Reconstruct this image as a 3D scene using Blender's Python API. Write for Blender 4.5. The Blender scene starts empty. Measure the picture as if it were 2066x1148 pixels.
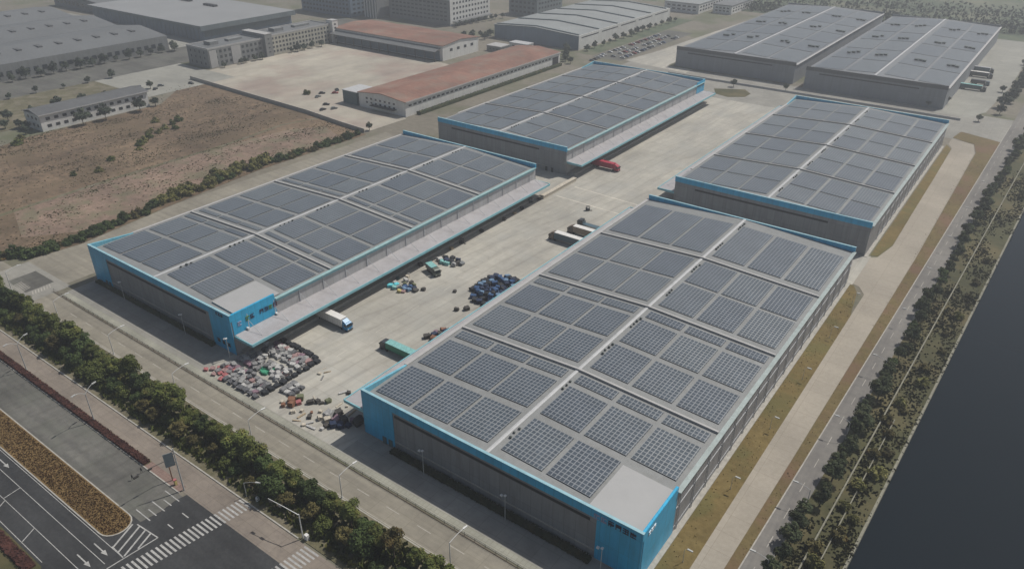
import bpy, math, random
from mathutils import Vector, Matrix
R = random.Random(7)
PI = math.pi
HAZE, EXPO = .00042, -.22
sc = bpy.context.scene
COL = sc.collection

# ------------------------------------------------------------------ helpers
class MB:
    """collects geometry for ONE mesh object"""
    def __init__(s): s.v = []; s.f = []
    def poly(s, pts):
        n = len(s.v); s.v += [tuple(p) for p in pts]; s.f.append(tuple(range(n, n + len(pts))))
    def box(s, x0, x1, y0, y1, z0, z1):
        n = len(s.v)
        s.v += [(x0,y0,z0),(x1,y0,z0),(x1,y1,z0),(x0,y1,z0),(x0,y0,z1),(x1,y0,z1),(x1,y1,z1),(x0,y1,z1)]
        s.f += [(n,n+3,n+2,n+1),(n+4,n+5,n+6,n+7),(n,n+1,n+5,n+4),(n+1,n+2,n+6,n+5),(n+2,n+3,n+7,n+6),(n+3,n,n+4,n+7)]
        return s
    def prism(s, pts, z0, z1):
        """pts: counter-clockwise outline (x,y)"""
        n = len(s.v); k = len(pts)
        s.v += [(x,y,z0) for x,y in pts] + [(x,y,z1) for x,y in pts]
        s.f.append(tuple(n+k+i for i in range(k))); s.f.append(tuple(n+i for i in reversed(range(k))))
        for i in range(k):
            j = (i+1) % k; s.f.append((n+i, n+j, n+k+j, n+k+i))
        return s
    def extr(s, prof, y0, y1):
        """prof: outline (x,z) counter-clockwise seen from -y, extruded along y"""
        n = len(s.v); k = len(prof)
        s.v += [(x,y0,z) for x,z in prof] + [(x,y1,z) for x,z in prof]
        s.f.append(tuple(n+i for i in range(k))); s.f.append(tuple(n+k+i for i in reversed(range(k))))
        for i in range(k):
            j = (i+1) % k; s.f.append((n+i, n+k+i, n+k+j, n+j))
        return s
    def extx(s, prof, x0, x1):
        """prof: outline (y,z), extruded along x"""
        n = len(s.v); k = len(prof)
        s.v += [(x0,y,z) for y,z in prof] + [(x1,y,z) for y,z in prof]
        s.f.append(tuple(n+i for i in reversed(range(k)))); s.f.append(tuple(n+k+i for i in range(k)))
        for i in range(k):
            j = (i+1) % k; s.f.append((n+i, n+j, n+k+j, n+k+i))
        return s
    def tube(s, path, rad, n=6):
        path = [Vector(p) for p in path]
        if not isinstance(rad, (list, tuple)): rad = [rad]*len(path)
        rings = []
        for i, p in enumerate(path):
            d = (path[min(i+1,len(path)-1)] - path[max(i-1,0)]).normalized()
            a = d.orthogonal().normalized()
            if abs(d.z) < .95:
                a = d.cross(Vector((0,0,1))).normalized()
            else: a = Vector((1,0,0)) - d*d.x; a.normalize()
            b = d.cross(a)
            st = len(s.v)
            for k in range(n):
                t = 2*PI*k/n; s.v.append(tuple(p + (a*math.cos(t)+b*math.sin(t))*rad[i]))
            rings.append(st)
        for r0, r1 in zip(rings, rings[1:]):
            for k in range(n):
                s.f.append((r0+k, r0+(k+1)%n, r1+(k+1)%n, r1+k))
        s.f.append(tuple(rings[0]+k for k in reversed(range(n)))); s.f.append(tuple(rings[-1]+k for k in range(n)))
        return s
    def disc(s, c, r, axis, w, n=12):
        c = Vector(c); h = Vector(axis).normalized()*w/2
        return s.tube([c-h, c+h], r, n)
    def mesh(s, name):
        me = bpy.data.meshes.new(name); me.from_pydata(s.v, [], s.f); me.update(); return me
    def build(s, name, mat, parent=None, loc=(0,0,0), smooth=False, bevel=0):
        me = s.mesh(name); me.materials.append(mat)
        if smooth: me.polygons.foreach_set('use_smooth', [True]*len(me.polygons))
        o = bpy.data.objects.new(name, me); COL.objects.link(o); o.location = loc
        if parent: o.parent = parent
        if bevel:
            b = o.modifiers.new('bevel','BEVEL'); b.width = bevel; b.segments = 2
        return o

def tag(o, label, cat, group=None, kind=None):
    o['label'] = label; o['category'] = cat
    if group: o['group'] = group
    if kind: o['kind'] = kind
    return o
def thing(name, label, cat, loc=(0,0,0), rz=0, group=None):
    o = bpy.data.objects.new(name, None); COL.objects.link(o); o.location = loc; o.rotation_euler = (0,0,rz)
    o.empty_display_size = .5
    return tag(o, label, cat, group)
def struct(o):
    o['kind'] = 'structure'; return o
def kids(o): return list(CH.get(o.name, [])) or [c for c in o.children]
CH = {}
def dup(root, loc, rz=0, label=None, s=None, mats=None):
    def cp(o, par):
        c = o.copy(); COL.objects.link(c)
        if par: c.parent = par
        for ch in o.children: cp(ch, c)
        return c
    r = cp(root, None); r.location = loc; r.rotation_euler = (0,0,rz)
    if s: r.scale = s if isinstance(s, tuple) else (s,s,s)
    if label: r['label'] = label
    return r
def setmat(o, m):
    o.material_slots[0].link = 'OBJECT'; o.material_slots[0].material = m
ONES = 'first second third fourth fifth sixth seventh eighth ninth tenth eleventh twelfth thirteenth fourteenth fifteenth sixteenth seventeenth eighteenth nineteenth'.split()
TENS = {2:('twenty','twentieth'),3:('thirty','thirtieth'),4:('forty','fortieth'),5:('fifty','fiftieth'),6:('sixty','sixtieth'),7:('seventy','seventieth'),8:('eighty','eightieth'),9:('ninety','ninetieth')}
def ordw(n):
    if n < 20: return ONES[n-1]
    t, u = divmod(n, 10)
    return TENS[t][1] if u == 0 else TENS[t][0] + '-' + ONES[u-1]

# ------------------------------------------------------------------ materials
def newmat(name):
    m = bpy.data.materials.new(name); m.use_nodes = True
    nt = m.node_tree; return m, nt, nt.nodes['Principled BSDF']
def N(nt, t, **kw):
    n = nt.nodes.new(t)
    for k, v in kw.items(): setattr(n, k, v)
    return n
def noise(nt, co, scale, detail=5, rough=.6):
    n = N(nt, 'ShaderNodeTexNoise'); n.inputs['Scale'].default_value = scale
    n.inputs['Detail'].default_value = detail; n.inputs['Roughness'].default_value = rough
    if co is not None: nt.links.new(co, n.inputs['Vector'])
    return n.outputs['Fac']
def ramp(nt, fac, stops):
    r = N(nt, 'ShaderNodeValToRGB'); e = r.color_ramp.elements
    while len(e) < len(stops): e.new(.5)
    for el, (p, c) in zip(e, stops):
        el.position = p; el.color = (*c, 1) if len(c) == 3 else c
    nt.links.new(fac, r.inputs['Fac']); return r.outputs['Color']
def mixc(nt, mode, fac, a, b):
    m = N(nt, 'ShaderNodeMix', data_type='RGBA', blend_type=mode)
    for sock, v in ((m.inputs[0], fac), (m.inputs[6], a), (m.inputs[7], b)):
        if hasattr(v, 'is_linked') or hasattr(v, 'links'): nt.links.new(v, sock)
        elif isinstance(v, (int, float)): sock.default_value = v
        else: sock.default_value = (*v, 1)
    return m.outputs[2]
def coords(nt, scale=(1,1,1), rz=0, which='Object'):
    tc = N(nt, 'ShaderNodeTexCoord'); mp = N(nt, 'ShaderNodeMapping')
    mp.inputs['Scale'].default_value = scale; mp.inputs['Rotation'].default_value = (0,0,rz)
    nt.links.new(tc.outputs[which], mp.inputs['Vector']); return mp.outputs['Vector']
def bump(nt, b, fac, strength=.3, dist=.1):
    n = N(nt, 'ShaderNodeBump'); n.inputs['Strength'].default_value = strength; n.inputs['Distance'].default_value = dist
    nt.links.new(fac, n.inputs['Height']); nt.links.new(n.outputs['Normal'], b.inputs['Normal'])
def ground(name, c1, c2, s1=.6, s2=.03, rough=.92, c3=None, streak=None, joints=None, bmp=0, lo=.78, hi=1.14, tracks=0):
    """c1..c2 fine grain, c3 large patches; streak=(sx,sy) stretched tracks; joints=(w,h) slab joints"""
    m, nt, b = newmat(name); co = coords(nt)
    f = noise(nt, co, s1, 8, .65)
    col = ramp(nt, f, [(.3,c1),(.72,c2)])
    if c3:
        f3 = noise(nt, co, s2*1.7, 6, .62); r3 = ramp(nt, f3, [(.47,(0,0,0)),(.62,(1,1,1))])
        col = mixc(nt, 'MIX', r3, col, c3)
    f2 = noise(nt, co, s2, 5, .55)
    col = mixc(nt, 'MULTIPLY', 1.0, col, ramp(nt, f2, [(.3,(lo,lo,lo)),(.7,(hi,hi,hi*.99))]))
    if streak:
        cs = coords(nt, (*streak, 1)); fs = noise(nt, cs, 1, 6, .6)
        col = mixc(nt, 'MULTIPLY', 1.0, col, ramp(nt, fs, [(.32,(.84,.84,.85)),(.6,(1.05,1.05,1.04))]))
    if tracks:                                                         # dark tyre arcs and oil stains
        wv = N(nt, 'ShaderNodeTexWave', wave_type='BANDS'); nt.links.new(coords(nt, (.05,.012,1), .5), wv.inputs['Vector']); wv.inputs['Scale'].default_value = 1.2
        wv.inputs['Distortion'].default_value = 9; wv.inputs['Detail'].default_value = 3; wv.inputs['Detail Scale'].default_value = .8
        col = mixc(nt, 'MULTIPLY', tracks, col, ramp(nt, wv.outputs['Fac'], [(.0,(.80,.79,.78)),(.12,(1,1,1))]))
        fo = noise(nt, co, .13, 7, .75); col = mixc(nt, 'MULTIPLY', tracks, col, ramp(nt, fo, [(.30,(.62,.61,.60)),(.40,(1,1,1))]))
    if joints:
        br = N(nt, 'ShaderNodeTexBrick', offset=0, squash=1)
        nt.links.new(co, br.inputs['Vector'])
        br.inputs['Scale'].default_value = 1; br.inputs['Brick Width'].default_value = joints[0]; br.inputs['Row Height'].default_value = joints[1]
        br.inputs['Mortar Size'].default_value = .07; br.inputs['Mortar Smooth'].default_value = .4
        br.inputs['Color1'].default_value = (1,1,1,1); br.inputs['Color2'].default_value = (.93,.93,.925,1); br.inputs['Mortar'].default_value = (.76,.75,.73,1)
        col = mixc(nt, 'MULTIPLY', 1.0, col, br.outputs['Color'])
    nt.links.new(col, b.inputs['Base Color']); b.inputs['Roughness'].default_value = rough
    b.inputs['Specular IOR Level'].default_value = .25
    if bmp: bump(nt, b, f, bmp, .25)
    return m
def paint(name, c, var=.12, rough=.5, metal=0, scale=.8, ribs=None, dirt=0, spec=.4, panels=None):
    """painted / plain surface: slight tone wander, optional sheet ribs (axis, period), dirt"""
    m, nt, b = newmat(name); co = coords(nt)
    f = noise(nt, co, scale, 6, .6)
    a = tuple(x*(1-var) for x in c); d = tuple(min(1, x*(1+var)) for x in c)
    col = ramp(nt, f, [(.3,a),(.7,d)])
    if dirt:
        fd = noise(nt, coords(nt, (.5,.5,.06)), 1.2, 7, .7)
        col = mixc(nt, 'MULTIPLY', dirt, col, ramp(nt, fd, [(.35,(.6,.57,.52)),(.62,(1,1,1))]))
    if panels:                                                        # upright cladding sheets with seams
        sx = N(nt, 'ShaderNodeSeparateXYZ'); nt.links.new(co, sx.inputs[0]); ad = N(nt, 'ShaderNodeMath', operation='ADD')
        nt.links.new(sx.outputs[0], ad.inputs[0]); nt.links.new(sx.outputs[1], ad.inputs[1])
        cx = N(nt, 'ShaderNodeCombineXYZ'); nt.links.new(ad.outputs[0], cx.inputs[0]); nt.links.new(sx.outputs[2], cx.inputs[1])
        br = N(nt, 'ShaderNodeTexBrick', offset=0, squash=1); nt.links.new(cx.outputs[0], br.inputs['Vector']); i = br.inputs
        i['Scale'].default_value = 1; i['Brick Width'].default_value = panels[0]; i['Row Height'].default_value = panels[1]; i['Mortar Size'].default_value = .06
        i['Color1'].default_value = (1.05,1.05,1.05,1); i['Color2'].default_value = (.92,.92,.93,1); i['Mortar'].default_value = (.72,.72,.72,1)
        col = mixc(nt, 'MULTIPLY', 1.0, col, br.outputs['Color'])
    nt.links.new(col, b.inputs['Base Color']); b.inputs['Roughness'].default_value = rough
    b.inputs['Metallic'].default_value = metal; b.inputs['Specular IOR Level'].default_value = spec
    if ribs:
        w = N(nt, 'ShaderNodeTexWave', bands_direction=ribs[0]); w.inputs['Scale'].default_value = 1/ribs[1]*.314*2
        w.inputs['Distortion'].default_value = 0
        nt.links.new(co, w.inputs['Vector']); bump(nt, b, w.outputs['Fac'], .35, .06)
    return m
def foliage(name, dark, light, warm=None):
    m, nt, b = newmat(name)
    oi = N(nt, 'ShaderNodeObjectInfo'); co = coords(nt)
    f = noise(nt, co, .55, 4, .6)
    col = ramp(nt, f, [(.32,dark),(.7,light)])
    if warm:
        f2 = noise(nt, co, .33, 3, .5); w = ramp(nt, f2, [(.55,(0,0,0)),(.68,(1,1,1))])
        col = mixc(nt, 'MIX', w, col, warm)
    hs = N(nt, 'ShaderNodeHueSaturation'); mr = N(nt, 'ShaderNodeMapRange')
    nt.links.new(oi.outputs['Random'], mr.inputs['Value']); mr.inputs['To Min'].default_value = .72; mr.inputs['To Max'].default_value = 1.3
    nt.links.new(mr.outputs['Result'], hs.inputs['Value']); nt.links.new(col, hs.inputs['Color'])
    nt.links.new(hs.outputs['Color'], b.inputs['Base Color']); b.inputs['Roughness'].default_value = .75
    b.inputs['Specular IOR Level'].default_value = .2
    return m

M = {}
M['earth'] = ground('earth', (.15,.135,.105), (.23,.205,.165), .3, .012, c3=(.12,.125,.075))
M['concrete'] = ground('yard_concrete', (.38,.358,.312), (.475,.45,.395), .35, .03, streak=(.16,.018), joints=(5.1,5.1), lo=.80, hi=1.1, c3=(.40,.385,.345), tracks=.5)
M['concrete_grey'] = ground('side_concrete', (.25,.24,.215), (.32,.305,.27), .35, .04, joints=(5,4), lo=.8)
M['street'] = ground('street_concrete', (.225,.205,.168), (.285,.26,.212), .5, .05, streak=(.012,.5), joints=(5.2,3.9), lo=.82)
M['bike'] = ground('lane_paving', (.20,.17,.145), (.265,.225,.185), .7, .06, joints=(4,2.6), lo=.78)
M['road_old'] = ground('worn_carriageway', (.105,.102,.092), (.165,.158,.142), .5, .05, streak=(.01,.55), lo=.68, tracks=.5, c3=(.13,.13,.112))
M['asphalt'] = ground('dark_asphalt', (.032,.033,.035), (.052,.052,.053), 1.2, .06, streak=(.012,.45), rough=.85, lo=.7, hi=1.3)
M['canal_road'] = ground('canal_road_surface', (.17,.16,.15), (.225,.21,.19), .5, .03, streak=(.5,.012), lo=.78)
M['path'] = ground('pale_path', (.31,.275,.225), (.37,.33,.275), .8, .04, joints=(7,6), lo=.86)
M['pavement'] = ground('pavement_strip', (.29,.285,.24), (.36,.35,.29), 1.2, .08, joints=(1.2,1.2))
M['ochre'] = ground('dry_turf', (.125,.09,.032), (.20,.148,.058), .55, .05, c3=(.13,.11,.04), bmp=.6)
M['ochre2'] = ground('dull_turf', (.11,.085,.035), (.18,.135,.06), .55, .03, c3=(.16,.10,.06), bmp=.6)
M['field'] = ground('rough_field', (.095,.072,.046), (.24,.165,.11), .32, .02, c3=(.135,.098,.062), bmp=.7, lo=.62, hi=1.3, streak=(.11,.02))
M['field_pink'] = ground('pinkish_bare_soil', (.15,.11,.08), (.29,.20,.155), .4, .05, c3=(.17,.145,.095), bmp=.6, lo=.75, hi=1.2)
M['dirt'] = ground('dirt_yard', (.36,.33,.27), (.43,.39,.33), .15, .012, c3=(.33,.265,.225), streak=(.09,.02))
M['soil'] = ground('planting_soil', (.085,.08,.045), (.17,.15,.09), .8, .08, c3=(.19,.165,.12), bmp=.5)
M['bank'] = ground('bank_soil', (.05,.052,.024), (.085,.08,.036), .5, .02, c3=(.12,.10,.048), bmp=.4)
M['median'] = ground('median_soil', (.13,.083,.033), (.19,.125,.052), .7, .08, bmp=.6)
M['grass'] = ground('far_grass', (.06,.085,.05), (.12,.14,.085), .1, .01, c3=(.15,.15,.10))
M['yard2'] = ground('far_concrete', (.27,.265,.235), (.34,.33,.29), .2, .02, joints=(9,9))
M['line'] = ground('worn_white_paint', (.27,.265,.25), (.46,.45,.43), 1.5, .3, lo=.85)
M['line_faint'] = ground('faded_paint', (.36,.34,.30), (.46,.43,.38), 1.5, .3)
M['line_yel'] = ground('faded_yellow_paint', (.42,.36,.16), (.5,.44,.24), 1.5, .3)
M['brick'] = ground('brick_paving', (.20,.135,.115), (.27,.19,.16), 2, .2, joints=(.8,.8))
M['line_yard'] = ground('pale_yard_band', (.50,.465,.40), (.58,.54,.46), 1, .2)
M['kerb'] = paint('kerb_stone', (.36,.34,.30), .2, .85)
M['kerb_dark'] = paint('dark_kerb', (.12,.095,.07), .3, .9)
# buildings
M['blue'] = paint('blue_cladding', (.030,.40,.66), .10, .38, ribs=('X',.9), scale=.15, dirt=.35, panels=(2.4,6))
M['bluecap'] = paint('blue_trim', (.30,.50,.56), .10, .45, scale=.3, dirt=.3)
M['bluelit'] = paint('sunlit_blue_cladding', (.17,.45,.56), .1, .45, scale=.3, dirt=.3, panels=(3,9))  # lit copy of the blue for corner returns, sunlight in the colour
M['teal'] = paint('canopy_trim', (.22,.47,.52), .12, .45, scale=.3)
M['greywall'] = paint('grey_cladding', (.25,.255,.262), .05, .5, ribs=('X',.9), scale=.12, dirt=.5, panels=(3,5.2))  # front cladding, darkened: its shade is put into the colour
M['greywall_lit'] = paint('sunlit_grey_cladding', (.43,.425,.42), .06, .5, ribs=('Y',.9), scale=.12, dirt=.3, panels=(3,5.2))  # side copy of the grey cladding, sunlight put into its paler colour
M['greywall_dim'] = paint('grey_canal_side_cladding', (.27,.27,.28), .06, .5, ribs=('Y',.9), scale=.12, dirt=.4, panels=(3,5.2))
M['roof'] = paint('roof_sheet', (.25,.255,.25), .09, .5, scale=.09, ribs=('Y',.9), spec=.3, dirt=.35)
M['roofblank'] = paint('bare_roof_panel', (.36,.357,.35), .04, .55, scale=.2, spec=.3)
M['canopy'] = paint('canopy_sheet', (.40,.385,.39), .08, .5, scale=.12, ribs=('Y',1.0), dirt=.35)
M['gutter'] = paint('pale_gutter', (.36,.415,.40), .12, .45, scale=.5, dirt=.4)
M['tealgutter'] = paint('teal_gutter', (.30,.46,.46), .12, .45, scale=.5, dirt=.3)
M['firecap'] = paint('firewall_capping', (.40,.39,.375), .08, .6, scale=.4)
M['ridge'] = paint('ridge_capping', (.46,.46,.455), .12, .5, scale=.5)
M['louver'] = paint('louver_dark', (.03,.03,.032), .25, .6, scale=.3)
M['vent'] = paint('vent_metal', (.06,.075,.07), .3, .5, scale=2)
M['pipe'] = paint('downpipe_grey', (.46,.47,.48), .1, .45)
M['white'] = paint('white_render', (.70,.69,.655), .08, .7, scale=.12, dirt=.35)
M['cream'] = paint('cream_render', (.46,.44,.37), .1, .8, scale=.2, dirt=.6)
M['greyrender'] = paint('grey_render', (.22,.225,.222), .1, .8, scale=.15, dirt=.5)
M['kerb_low'] = paint('canal_edge_stone', (.22,.21,.16), .25, .9)
M['redroof'] = ground('rusted_red_roof', (.20,.105,.078), (.29,.155,.115), .5, .045, rough=.8, c3=(.235,.155,.12), streak=(.03,.55), lo=.74, hi=1.16)
M['redroof_old'] = paint('brown_red_roof', (.25,.125,.095), .22, .8, scale=.12, dirt=.6)
M['greyroof'] = paint('grey_far_roof', (.155,.16,.162), .12, .6, scale=.03, dirt=.5)
M['palegreyroof'] = paint('pale_far_roof', (.27,.285,.28), .1, .6, scale=.05, dirt=.4)
M['darkroof'] = paint('dark_far_roof', (.11,.112,.115), .2, .75, scale=.06, dirt=.4)
M['hallroof'] = paint('hall_roof', (.27,.272,.27), .08, .6, scale=.03)
M['hallwall'] = paint('hall_wall', (.17,.20,.21), .15, .6, scale=.08, dirt=.5)
M['bluegrey'] = paint('blue_grey_wall', (.16,.21,.27), .15, .55, scale=.05, dirt=.4)
M['kwall'] = paint('far_grey_wall', (.25,.265,.285), .06, .6, scale=.06, dirt=.4, panels=(6,7))
M['kroof'] = paint('far_warehouse_roof', (.165,.175,.185), .12, .55, scale=.02, dirt=.3)
M['window'] = paint('window_dark', (.035,.04,.045), .3, .15, spec=.5)
M['teal_dark'] = paint('dark_teal_wall', (.07,.12,.13), .2, .6, scale=.3, dirt=.4)
M['post'] = paint('grey_post', (.42,.42,.40), .1, .45)
M['postdark'] = paint('dark_post', (.06,.055,.05), .2, .6)
M['lampwhite'] = paint('lamp_white', (.66,.65,.62), .06, .4)
M['navy'] = paint('navy_letter', (.02,.03,.07), .1, .5)
M['letgreen'] = paint('green_letter', (.09,.22,.06), .1, .5)
M['letred'] = paint('maroon_letter', (.13,.03,.06), .1, .5)
M['lilac'] = paint('pale_letter', (.33,.37,.52), .1, .5)
M['letwhite'] = paint('white_letter', (.75,.78,.8), .05, .5)
M['bark'] = paint('bark', (.11,.085,.06), .3, .9, scale=2)
M['tyre'] = paint('tyre_rubber', (.02,.02,.02), .2, .9)
M['glass'] = paint('vehicle_glass', (.025,.03,.035), .1, .1, spec=.6)
for n, c in dict(truckwhite=(.72,.70,.66), truckblue=(.03,.22,.44), truckred=(.40,.03,.055), truckgreen=(.03,.23,.14), truckdark=(.05,.055,.06),
        truckbrown=(.16,.12,.09), truckslate=(.08,.13,.16), trucktan=(.36,.27,.19), carwhite=(.66,.66,.65), carsilver=(.42,.43,.44), carblack=(.025,.026,.028),
        carred=(.3,.04,.035), cargrey=(.16,.17,.17), carblue=(.05,.09,.2), carolive=(.13,.15,.12)).items():
    M[n] = paint(n+'_paint', c, .06, .35, scale=.6, dirt=.25)
for n, c in dict(balegrey=(.19,.187,.185), balepale=(.29,.285,.275), balewhite=(.43,.42,.40), baledark=(.10,.10,.105), balepink=(.30,.19,.18), balered=(.36,.12,.12),
        balemauve=(.22,.14,.17), balegreen=(.05,.28,.16), bagnavy=(.014,.025,.06), bagblack=(.018,.02,.024), bagblue=(.03,.075,.17), baglight=(.12,.20,.30), cyan=(.13,.58,.66),
        teal2=(.20,.42,.40), rust=(.20,.095,.055), timber=(.34,.27,.18), sand=(.47,.42,.34), scrapdark=(.055,.05,.045), olive=(.12,.13,.07), yellow=(.5,.42,.16)).items():
    M[n] = paint(n+'_surface', c, .32, .75, scale=2.2)
M['leafA'] = foliage('leaf_green', (.050,.063,.015), (.125,.145,.036), (.165,.15,.04))
M['leafB'] = foliage('leaf_deep_green', (.028,.044,.013), (.075,.105,.030))
M['leafC'] = foliage('leaf_brown_tipped', (.05,.045,.016), (.12,.10,.035), (.15,.09,.03))
M['leafD'] = foliage('leaf_canalside', (.024,.033,.015), (.066,.08,.034), (.085,.075,.03))
M['leafE'] = foliage('leaf_yellow_green', (.075,.08,.02), (.20,.18,.06), (.22,.17,.07))
M['leafF'] = foliage('leaf_far_hazed', (.04,.05,.035), (.08,.095,.06))  # greyed low-contrast greens, distance haze put into the leaf colour
M['redleaf'] = foliage('leaf_maroon', (.032,.012,.010), (.085,.034,.025))
M['dryleaf'] = foliage('dry_grass_blade', (.12,.07,.03), (.155,.092,.04), (.11,.05,.022))
M['scrub'] = foliage('scrub_blade', (.045,.048,.02), (.085,.08,.034), (.12,.09,.045))
M['verge'] = foliage('verge_blade', (.11,.085,.03), (.18,.14,.055))
M['fieldtuft'] = foliage('field_tuft', (.09,.08,.04), (.16,.13,.075), (.10,.105,.045))
M['skin'] = paint('skin', (.36,.22,.15), .05, .6)
M['dress'] = paint('dark_clothes', (.02,.022,.028), .2, .8)

def solar_mat(name, cell, frame, bw=1.13, rh=1.26, ms=.15):
    m, nt, b = newmat(name); co = coords(nt)
    br = N(nt, 'ShaderNodeTexBrick', offset=0, squash=1); nt.links.new(co, br.inputs['Vector'])
    i = br.inputs; i['Scale'].default_value = 1; i['Brick Width'].default_value = bw; i['Row Height'].default_value = rh
    i['Mortar Size'].default_value = ms; i['Mortar Smooth'].default_value = .55; i['Bias'].default_value = 0
    i['Color1'].default_value = (*cell,1); i['Color2'].default_value = (*(c*1.25 for c in cell),1); i['Mortar'].default_value = (*frame,1)
    f = noise(nt, co, .12, 3); col = mixc(nt, 'MULTIPLY', 1.0, br.outputs['Color'], ramp(nt, f, [(.3,(.88,.88,.88)),(.7,(1.12,1.1,1.1))]))
    oi = N(nt, 'ShaderNodeObjectInfo'); col = mixc(nt, 'MULTIPLY', 1.0, col, ramp(nt, oi.outputs['Random'], [(0,(.86,.87,.9)),(1,(1.12,1.1,1.06))]))
    nt.links.new(col, b.inputs['Base Color'])
    mr = N(nt, 'ShaderNodeMapRange'); nt.links.new(br.outputs['Fac'], mr.inputs['Value']); mr.inputs['To Min'].default_value = .3; mr.inputs['To Max'].default_value = .55
    nt.links.new(mr.outputs['Result'], b.inputs['Roughness']); b.inputs['Specular IOR Level'].default_value = .5
    return m
M['solar'] = solar_mat('solar_cells', (.054,.069,.085), (.22,.237,.25))

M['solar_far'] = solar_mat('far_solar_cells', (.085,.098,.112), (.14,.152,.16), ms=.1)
# ------------------------------------------------------------------ ground layers (z grows layer by layer)
_z = [0.0]; ZS = {}
def sheet(name, pts, mat, z=None):
    if z is None: _z[0] += .004; z = _z[0]
    ZS[name] = max(z, ZS.get(name, 0)); b = MB(); b.poly([(x,y,z) for x,y in pts]); return struct(b.build(name, M[mat]))
def rect(name, x0, x1, y0, y1, mat, z=None): return sheet(name, [(x0,y0),(x1,y0),(x1,y1),(x0,y1)], mat, z)
def bx(y): return 116.6 + .0415*(y-29.5)           # canal edge
def wx(y): return 108.8 + .037*(y-23.7)            # low wall behind the canal trees
def tx(y): return 105.2 + .031*(y-27.6)            # canal tree row
def kx(y): return 98.4 + .0238*(y-16.2)            # kerb between verge and canal road
Y0, Y1 = -1500, 2000
base = MB()
for ya, yb in ((Y0,-100),(-100,500),(500,Y1)):
    base.poly([(-2200,ya,0),(bx(ya),ya,0),(bx(yb),yb,0),(-2200,yb,0)])
base.poly([(bx(Y0)+95,Y0,0),(1500,Y0,0),(1500,Y1,0),(bx(Y1)+95,Y1,0)])
struct(base.build('ground', M['earth']))
wm, wnt, wb = newmat('canal_water')
wb.inputs['Base Color'].default_value = (.006,.011,.016,1); wb.inputs['Roughness'].default_value = .12
wb.inputs['Specular IOR Level'].default_value = .07
bump(wnt, wb, noise(wnt, coords(wnt, (.5,.9,1)), .5, 4), .12, .08); M['water'] = wm
w = MB(); w.poly([(bx(Y0)-1,Y0,-1.5),(bx(Y0)+96,Y0,-1.5),(bx(Y1)+96,Y1,-1.5),(bx(Y1)-1,Y1,-1.5)]); struct(w.build('canal_water', M['water']))
qb = MB()
for ya, yb in ((-200,1000),):
    qb.v += []; n = 0
    qb.prism([(bx(ya),ya),(bx(ya)+.6,ya),(bx(yb)+.6,yb),(bx(yb),yb)], -2.5, .25)
tag(qb.build('canal_wall', M['kerb_low']), 'pale concrete coping wall along the edge of the dark water', 'retaining wall')
qb = MB(); qb.prism([(bx(Y0)+94.2,Y0),(bx(Y0)+95,Y0),(bx(Y1)+95,Y1),(bx(Y1)+94.2,Y1)], -2.5, .2); struct(qb.build('far_bank', M['kerb']))

rect('grass', -2000, bx(700), 700, 1900, 'grass')
rect('street', -700, 78, -20.4, -12.2, 'street')                       # access street in front of the warehouses
sheet('carriageway', [(-700,-53.6),(-19.6,-53.6),(-18.8,-49),(-19.2,-45),(-18.6,-43.1),(-700,-43.2)], 'road_old')
rect('asphalt_road', -700, 24, -73, -61.2, 'asphalt')
sheet('junction', [(-25,-61.3),(-25,-53.55),(-19.5,-53.55),(-18.7,-49),(-19.1,-45),(-18.4,-41.7),(24,-42),(24,-61.3)], 'asphalt')
rect('junction_south', -70, 24, -160, -73, 'asphalt')
rect('cycle_lane', -700, 40, -42.1, -35.4, 'bike')
sheet('side_street', [(-172,-22),(-147,-22),(-147,180),(-178,190),(-181,60),(-175,14),(-177,-4)], 'street')
rect('side_street', -176, -144, -20.6, -6.5, 'concrete_grey')
rect('crossing_patch', -166, -152, -18.5, -8.5, 'road_old')
rect('forecourt', -141, 83, -9.4, 2.5, 'concrete_grey')                 # in front of the two near warehouses
rect('yard', -60, 0.3, -9.2, 406, 'concrete')
rect('yard_link', -142, -59, 165, 194.5, 'concrete')
rect('yard_link', .2, 84, 163, 191, 'concrete')
rect('back_street', -150, 108, 371, 431, 'concrete_grey')
sheet('far_yard', [(66,421),(84,421),(92,440),(97,520),(98,700),(66,700)], 'yard2')
sheet('pale_road', [(-121,433),(-100,433),(-100,420),(-155,430),(-150,470),(-135,760),(-128,760),(-119,650)], 'concrete')
rect('car_park', -182, -157, 425, 560, 'road_old')
rect('verge', -200, -184, 430, 620, 'grass')
rect('pavement', -140, 83, -11.6, -9.4, 'pavement')
# canal side
sheet('canal_road', [(kx(-60),-60),(tx(-60)-1.5,-60),(tx(700)-1.5,700),(kx(700),700)], 'canal_road')
sheet('service_path', [(89.6,-12),(95.2,-12),(96.4,60),(98.3,200),(98.2,350),(95.5,366),(84,371),(84,360),(87,352),(88,250),(88.6,206),(86,191.5),(84,190),(84,164),(86.5,163),(89.4,158)], 'path')
sheet('canal_bank', [(tx(-60)-1.5,-60),(bx(-60)-.02,-60),(bx(700)-.02,700),(tx(700)-1.5,700)], 'bank')
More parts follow.
